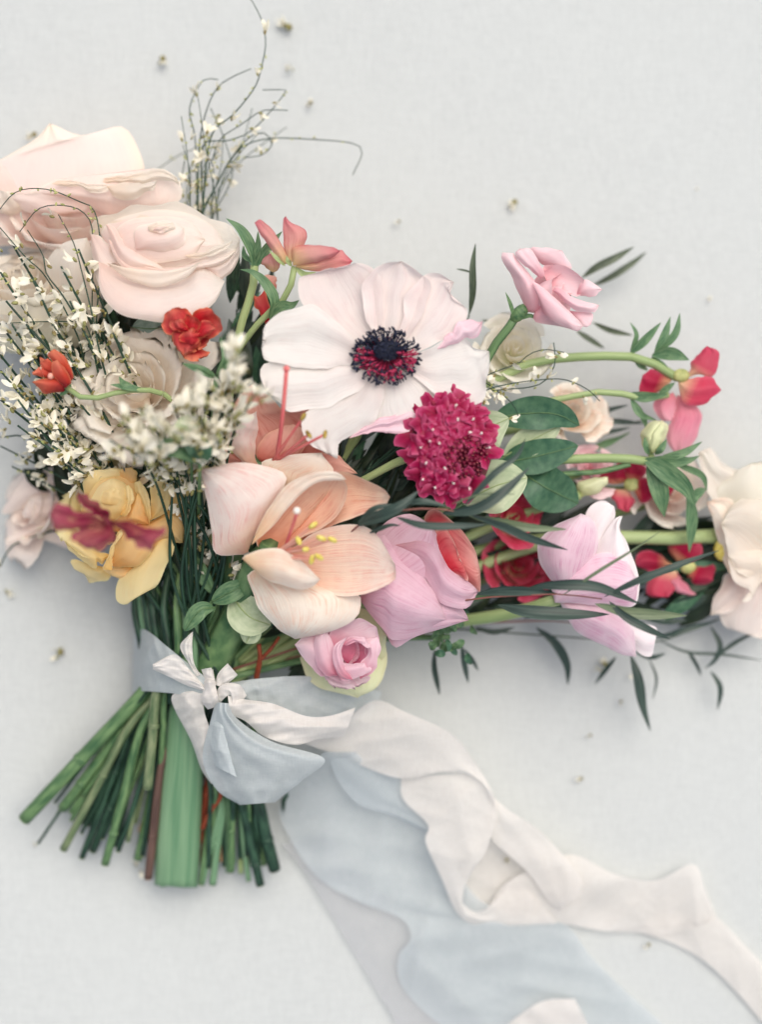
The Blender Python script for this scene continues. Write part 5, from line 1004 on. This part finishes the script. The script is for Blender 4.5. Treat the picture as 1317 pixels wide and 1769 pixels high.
strip('tail', R(CI([(310, 110), (380, 70), (450, 98), (560, 150), (620, 222), (662, 292), (672, 345)]), [150, 130, 130, 122, 110, 104, 96]), R(CI([(205, 175), (290, 205), (430, 258), (540, 245), (600, 250), (630, 265), (655, 300)]), [140, 110, 92, 104, 106, 106, 100]), M['ivorysheer'], iv, nv=80, nu=33, bulge=3, wr=3.2, crk=1.2)
strip('tail', R(CI([(440, 258), (445, 310), (505, 372), (500, 415), (540, 505), (580, 590), (640, 616), (820, 612)]), [70, 72, 80, 84, 70, 50, 36, 24]), R(CI([(610, 245), (660, 300), (672, 350), (645, 440), (605, 500), (590, 560), (640, 580), (720, 500)]), [100, 106, 104, 92, 76, 58, 44, 40]), M['ivorysheer'], iv, nv=90, nu=33, bulge=3, wr=3.2, crk=1.2)
strip('tail', R(CI([(660, 300), (700, 335), (780, 390), (870, 490), (880, 540)]), [80, 84, 74, 56, 44]), R(CI([(645, 360), (665, 412), (750, 490), (800, 560), (825, 580)]), [70, 66, 56, 40, 30]), M['ivorysheer'], iv, nv=70, nu=29, bulge=3, wr=3.2, crk=1.2)
strip('tail', R(CI([(640, 600), (690, 520), (780, 470), (860, 445), (960, 492), (1060, 507), (1150, 468), (1180, 530), (1206, 596)]), [22, 34, 38, 38, 32, 30, 40, 36, 20]), R(CI([(640, 618), (740, 612), (830, 612), (930, 630), (1010, 634), (1060, 640), (1120, 632), (1170, 616), (1208, 600)]), [16, 20, 20, 20, 22, 24, 26, 24, 18]), M['ivorysheer'], iv, nv=90, nu=33, bulge=3, wr=3.2, crk=1.2, freq=7)
strip('tail', R(CI([(1070, 580), (1150, 590), (1205, 596), (1290, 680), (1400, 790)]), [16, 18, 17, 18, 16]), R(CI([(1020, 634), (1100, 660), (1180, 705), (1262, 785), (1350, 890)]), [12, 14, 16, 16, 14]), M['ivorysheer'], iv, nv=70, nu=29, bulge=2, wr=3.2, crk=1.2, freq=6)
strip('tail', R(CI([(590, 470), (670, 405), (760, 400), (860, 470)]), [14, 16, 16, 14]), R(CI([(600, 580), (700, 590), (800, 570), (880, 560)]), [12, 14, 14, 12]), M['ivorysheer'], iv, bulge=2, wr=2, crk=.5)
le = thing('ribbon', 'short ivory ribbon tip folded up at the bottom edge', 'ribbon', (960, 1750, 10), 'silk ribbons')
strip('tip', R(CI([(690, 862), (780, 802), (862, 794)]), [10, 26, 34]), R(CI([(700, 930), (800, 930), (905, 880)]), [8, 14, 18]), I_, le, bulge=6)

# ------------------------------------------------------------------ fallen blossoms on the cloth
G_F = 'fallen blossoms on the cloth'
def fallen(lab, x, y, n, s, green=False):
    th = thing('fallen_blossom', lab, 'blossom', (x, y, 4), G_F)
    for k in range(n):
        o = bpy.data.objects.new('blossom', rnd.choice(bms)); COL.objects.link(o); o.parent = th
        o.location = Vector(P(x + rnd.uniform(-6, 6) * s, y + rnd.uniform(-9, 9) * s, 5 + rnd.uniform(0, 5))) - th.location
        o.rotation_euler = (rnd.uniform(0, 6.28), rnd.uniform(-.5, .5), rnd.uniform(0, 6.28)); q = s * rnd.uniform(.55, .8); o.scale = (q, q, q)
    if green: blob('calyx', (x + 4, y - 3, 7), 6 * s, 5 * s, 5 * s, M['calyx'], th, (.5, .6, .3))
for a in [('fallen pale blossom at the top edge, right of the tall broom tip', 495, 50, 3, 1.2, True), ('curled fallen petal at the upper left, alone on the cloth', 277, 104, 1, 1.0, True), ('cream fallen petal below the topmost fallen blossom', 501, 126, 2, .9), ('small fallen blossom right of the kinked broom twig', 533, 180, 2, .7, True),
          ('fallen blossom at the upper middle right, largest of the pair of clumps', 886, 352, 4, 1.0, True), ('tiny brown speck above the white anemone', 686, 385, 1, .5, True), ('tiny cream fallen petal at the right below the dark blades', 1222, 517, 1, .7), ('faint pale speck near the right edge at mid height', 1208, 328, 1, .4),
          ('fallen blossom left of the blue ribbon on the bare cloth', 100, 1130, 2, 1.1, True), ('fallen blossom at the left edge below the faded rose', 8, 1015, 2, 1.1), ('fallen blossom peeping out behind the big blush rose', 55, 235, 2, .9, True), ('small brown speck on the cloth below the hanging dark leaf', 1017, 1273, 1, .5, True), ('brown speck on the cloth beside the ribbon curl', 1001, 1348, 1, .6, True),
          ('fallen green calyx caught in the ivory ribbon curl', 872, 1488, 1, .9, True), ('dark speck on the cloth above the ribbon tail at the lower right', 1118, 1635, 1, .6, True), ('fallen blossom below the tulip between the dark leaves', 1042, 1150, 2, 1.0, True), ('pale speck just right of the fallen blossom below the tulip', 1085, 1170, 1, .6), ('tiny speck low below the tulip', 1070, 1215, 1, .5, True), ('fallen blossom beneath the cut stems left of the brown one', 240, 1497, 2, 1.0), ('small fallen floret under the thick green stem tip', 60, 1462, 1, .7)]: fallen(*a)
for o in list(bpy.data.objects):
    if '_o' in o: del o['_o']
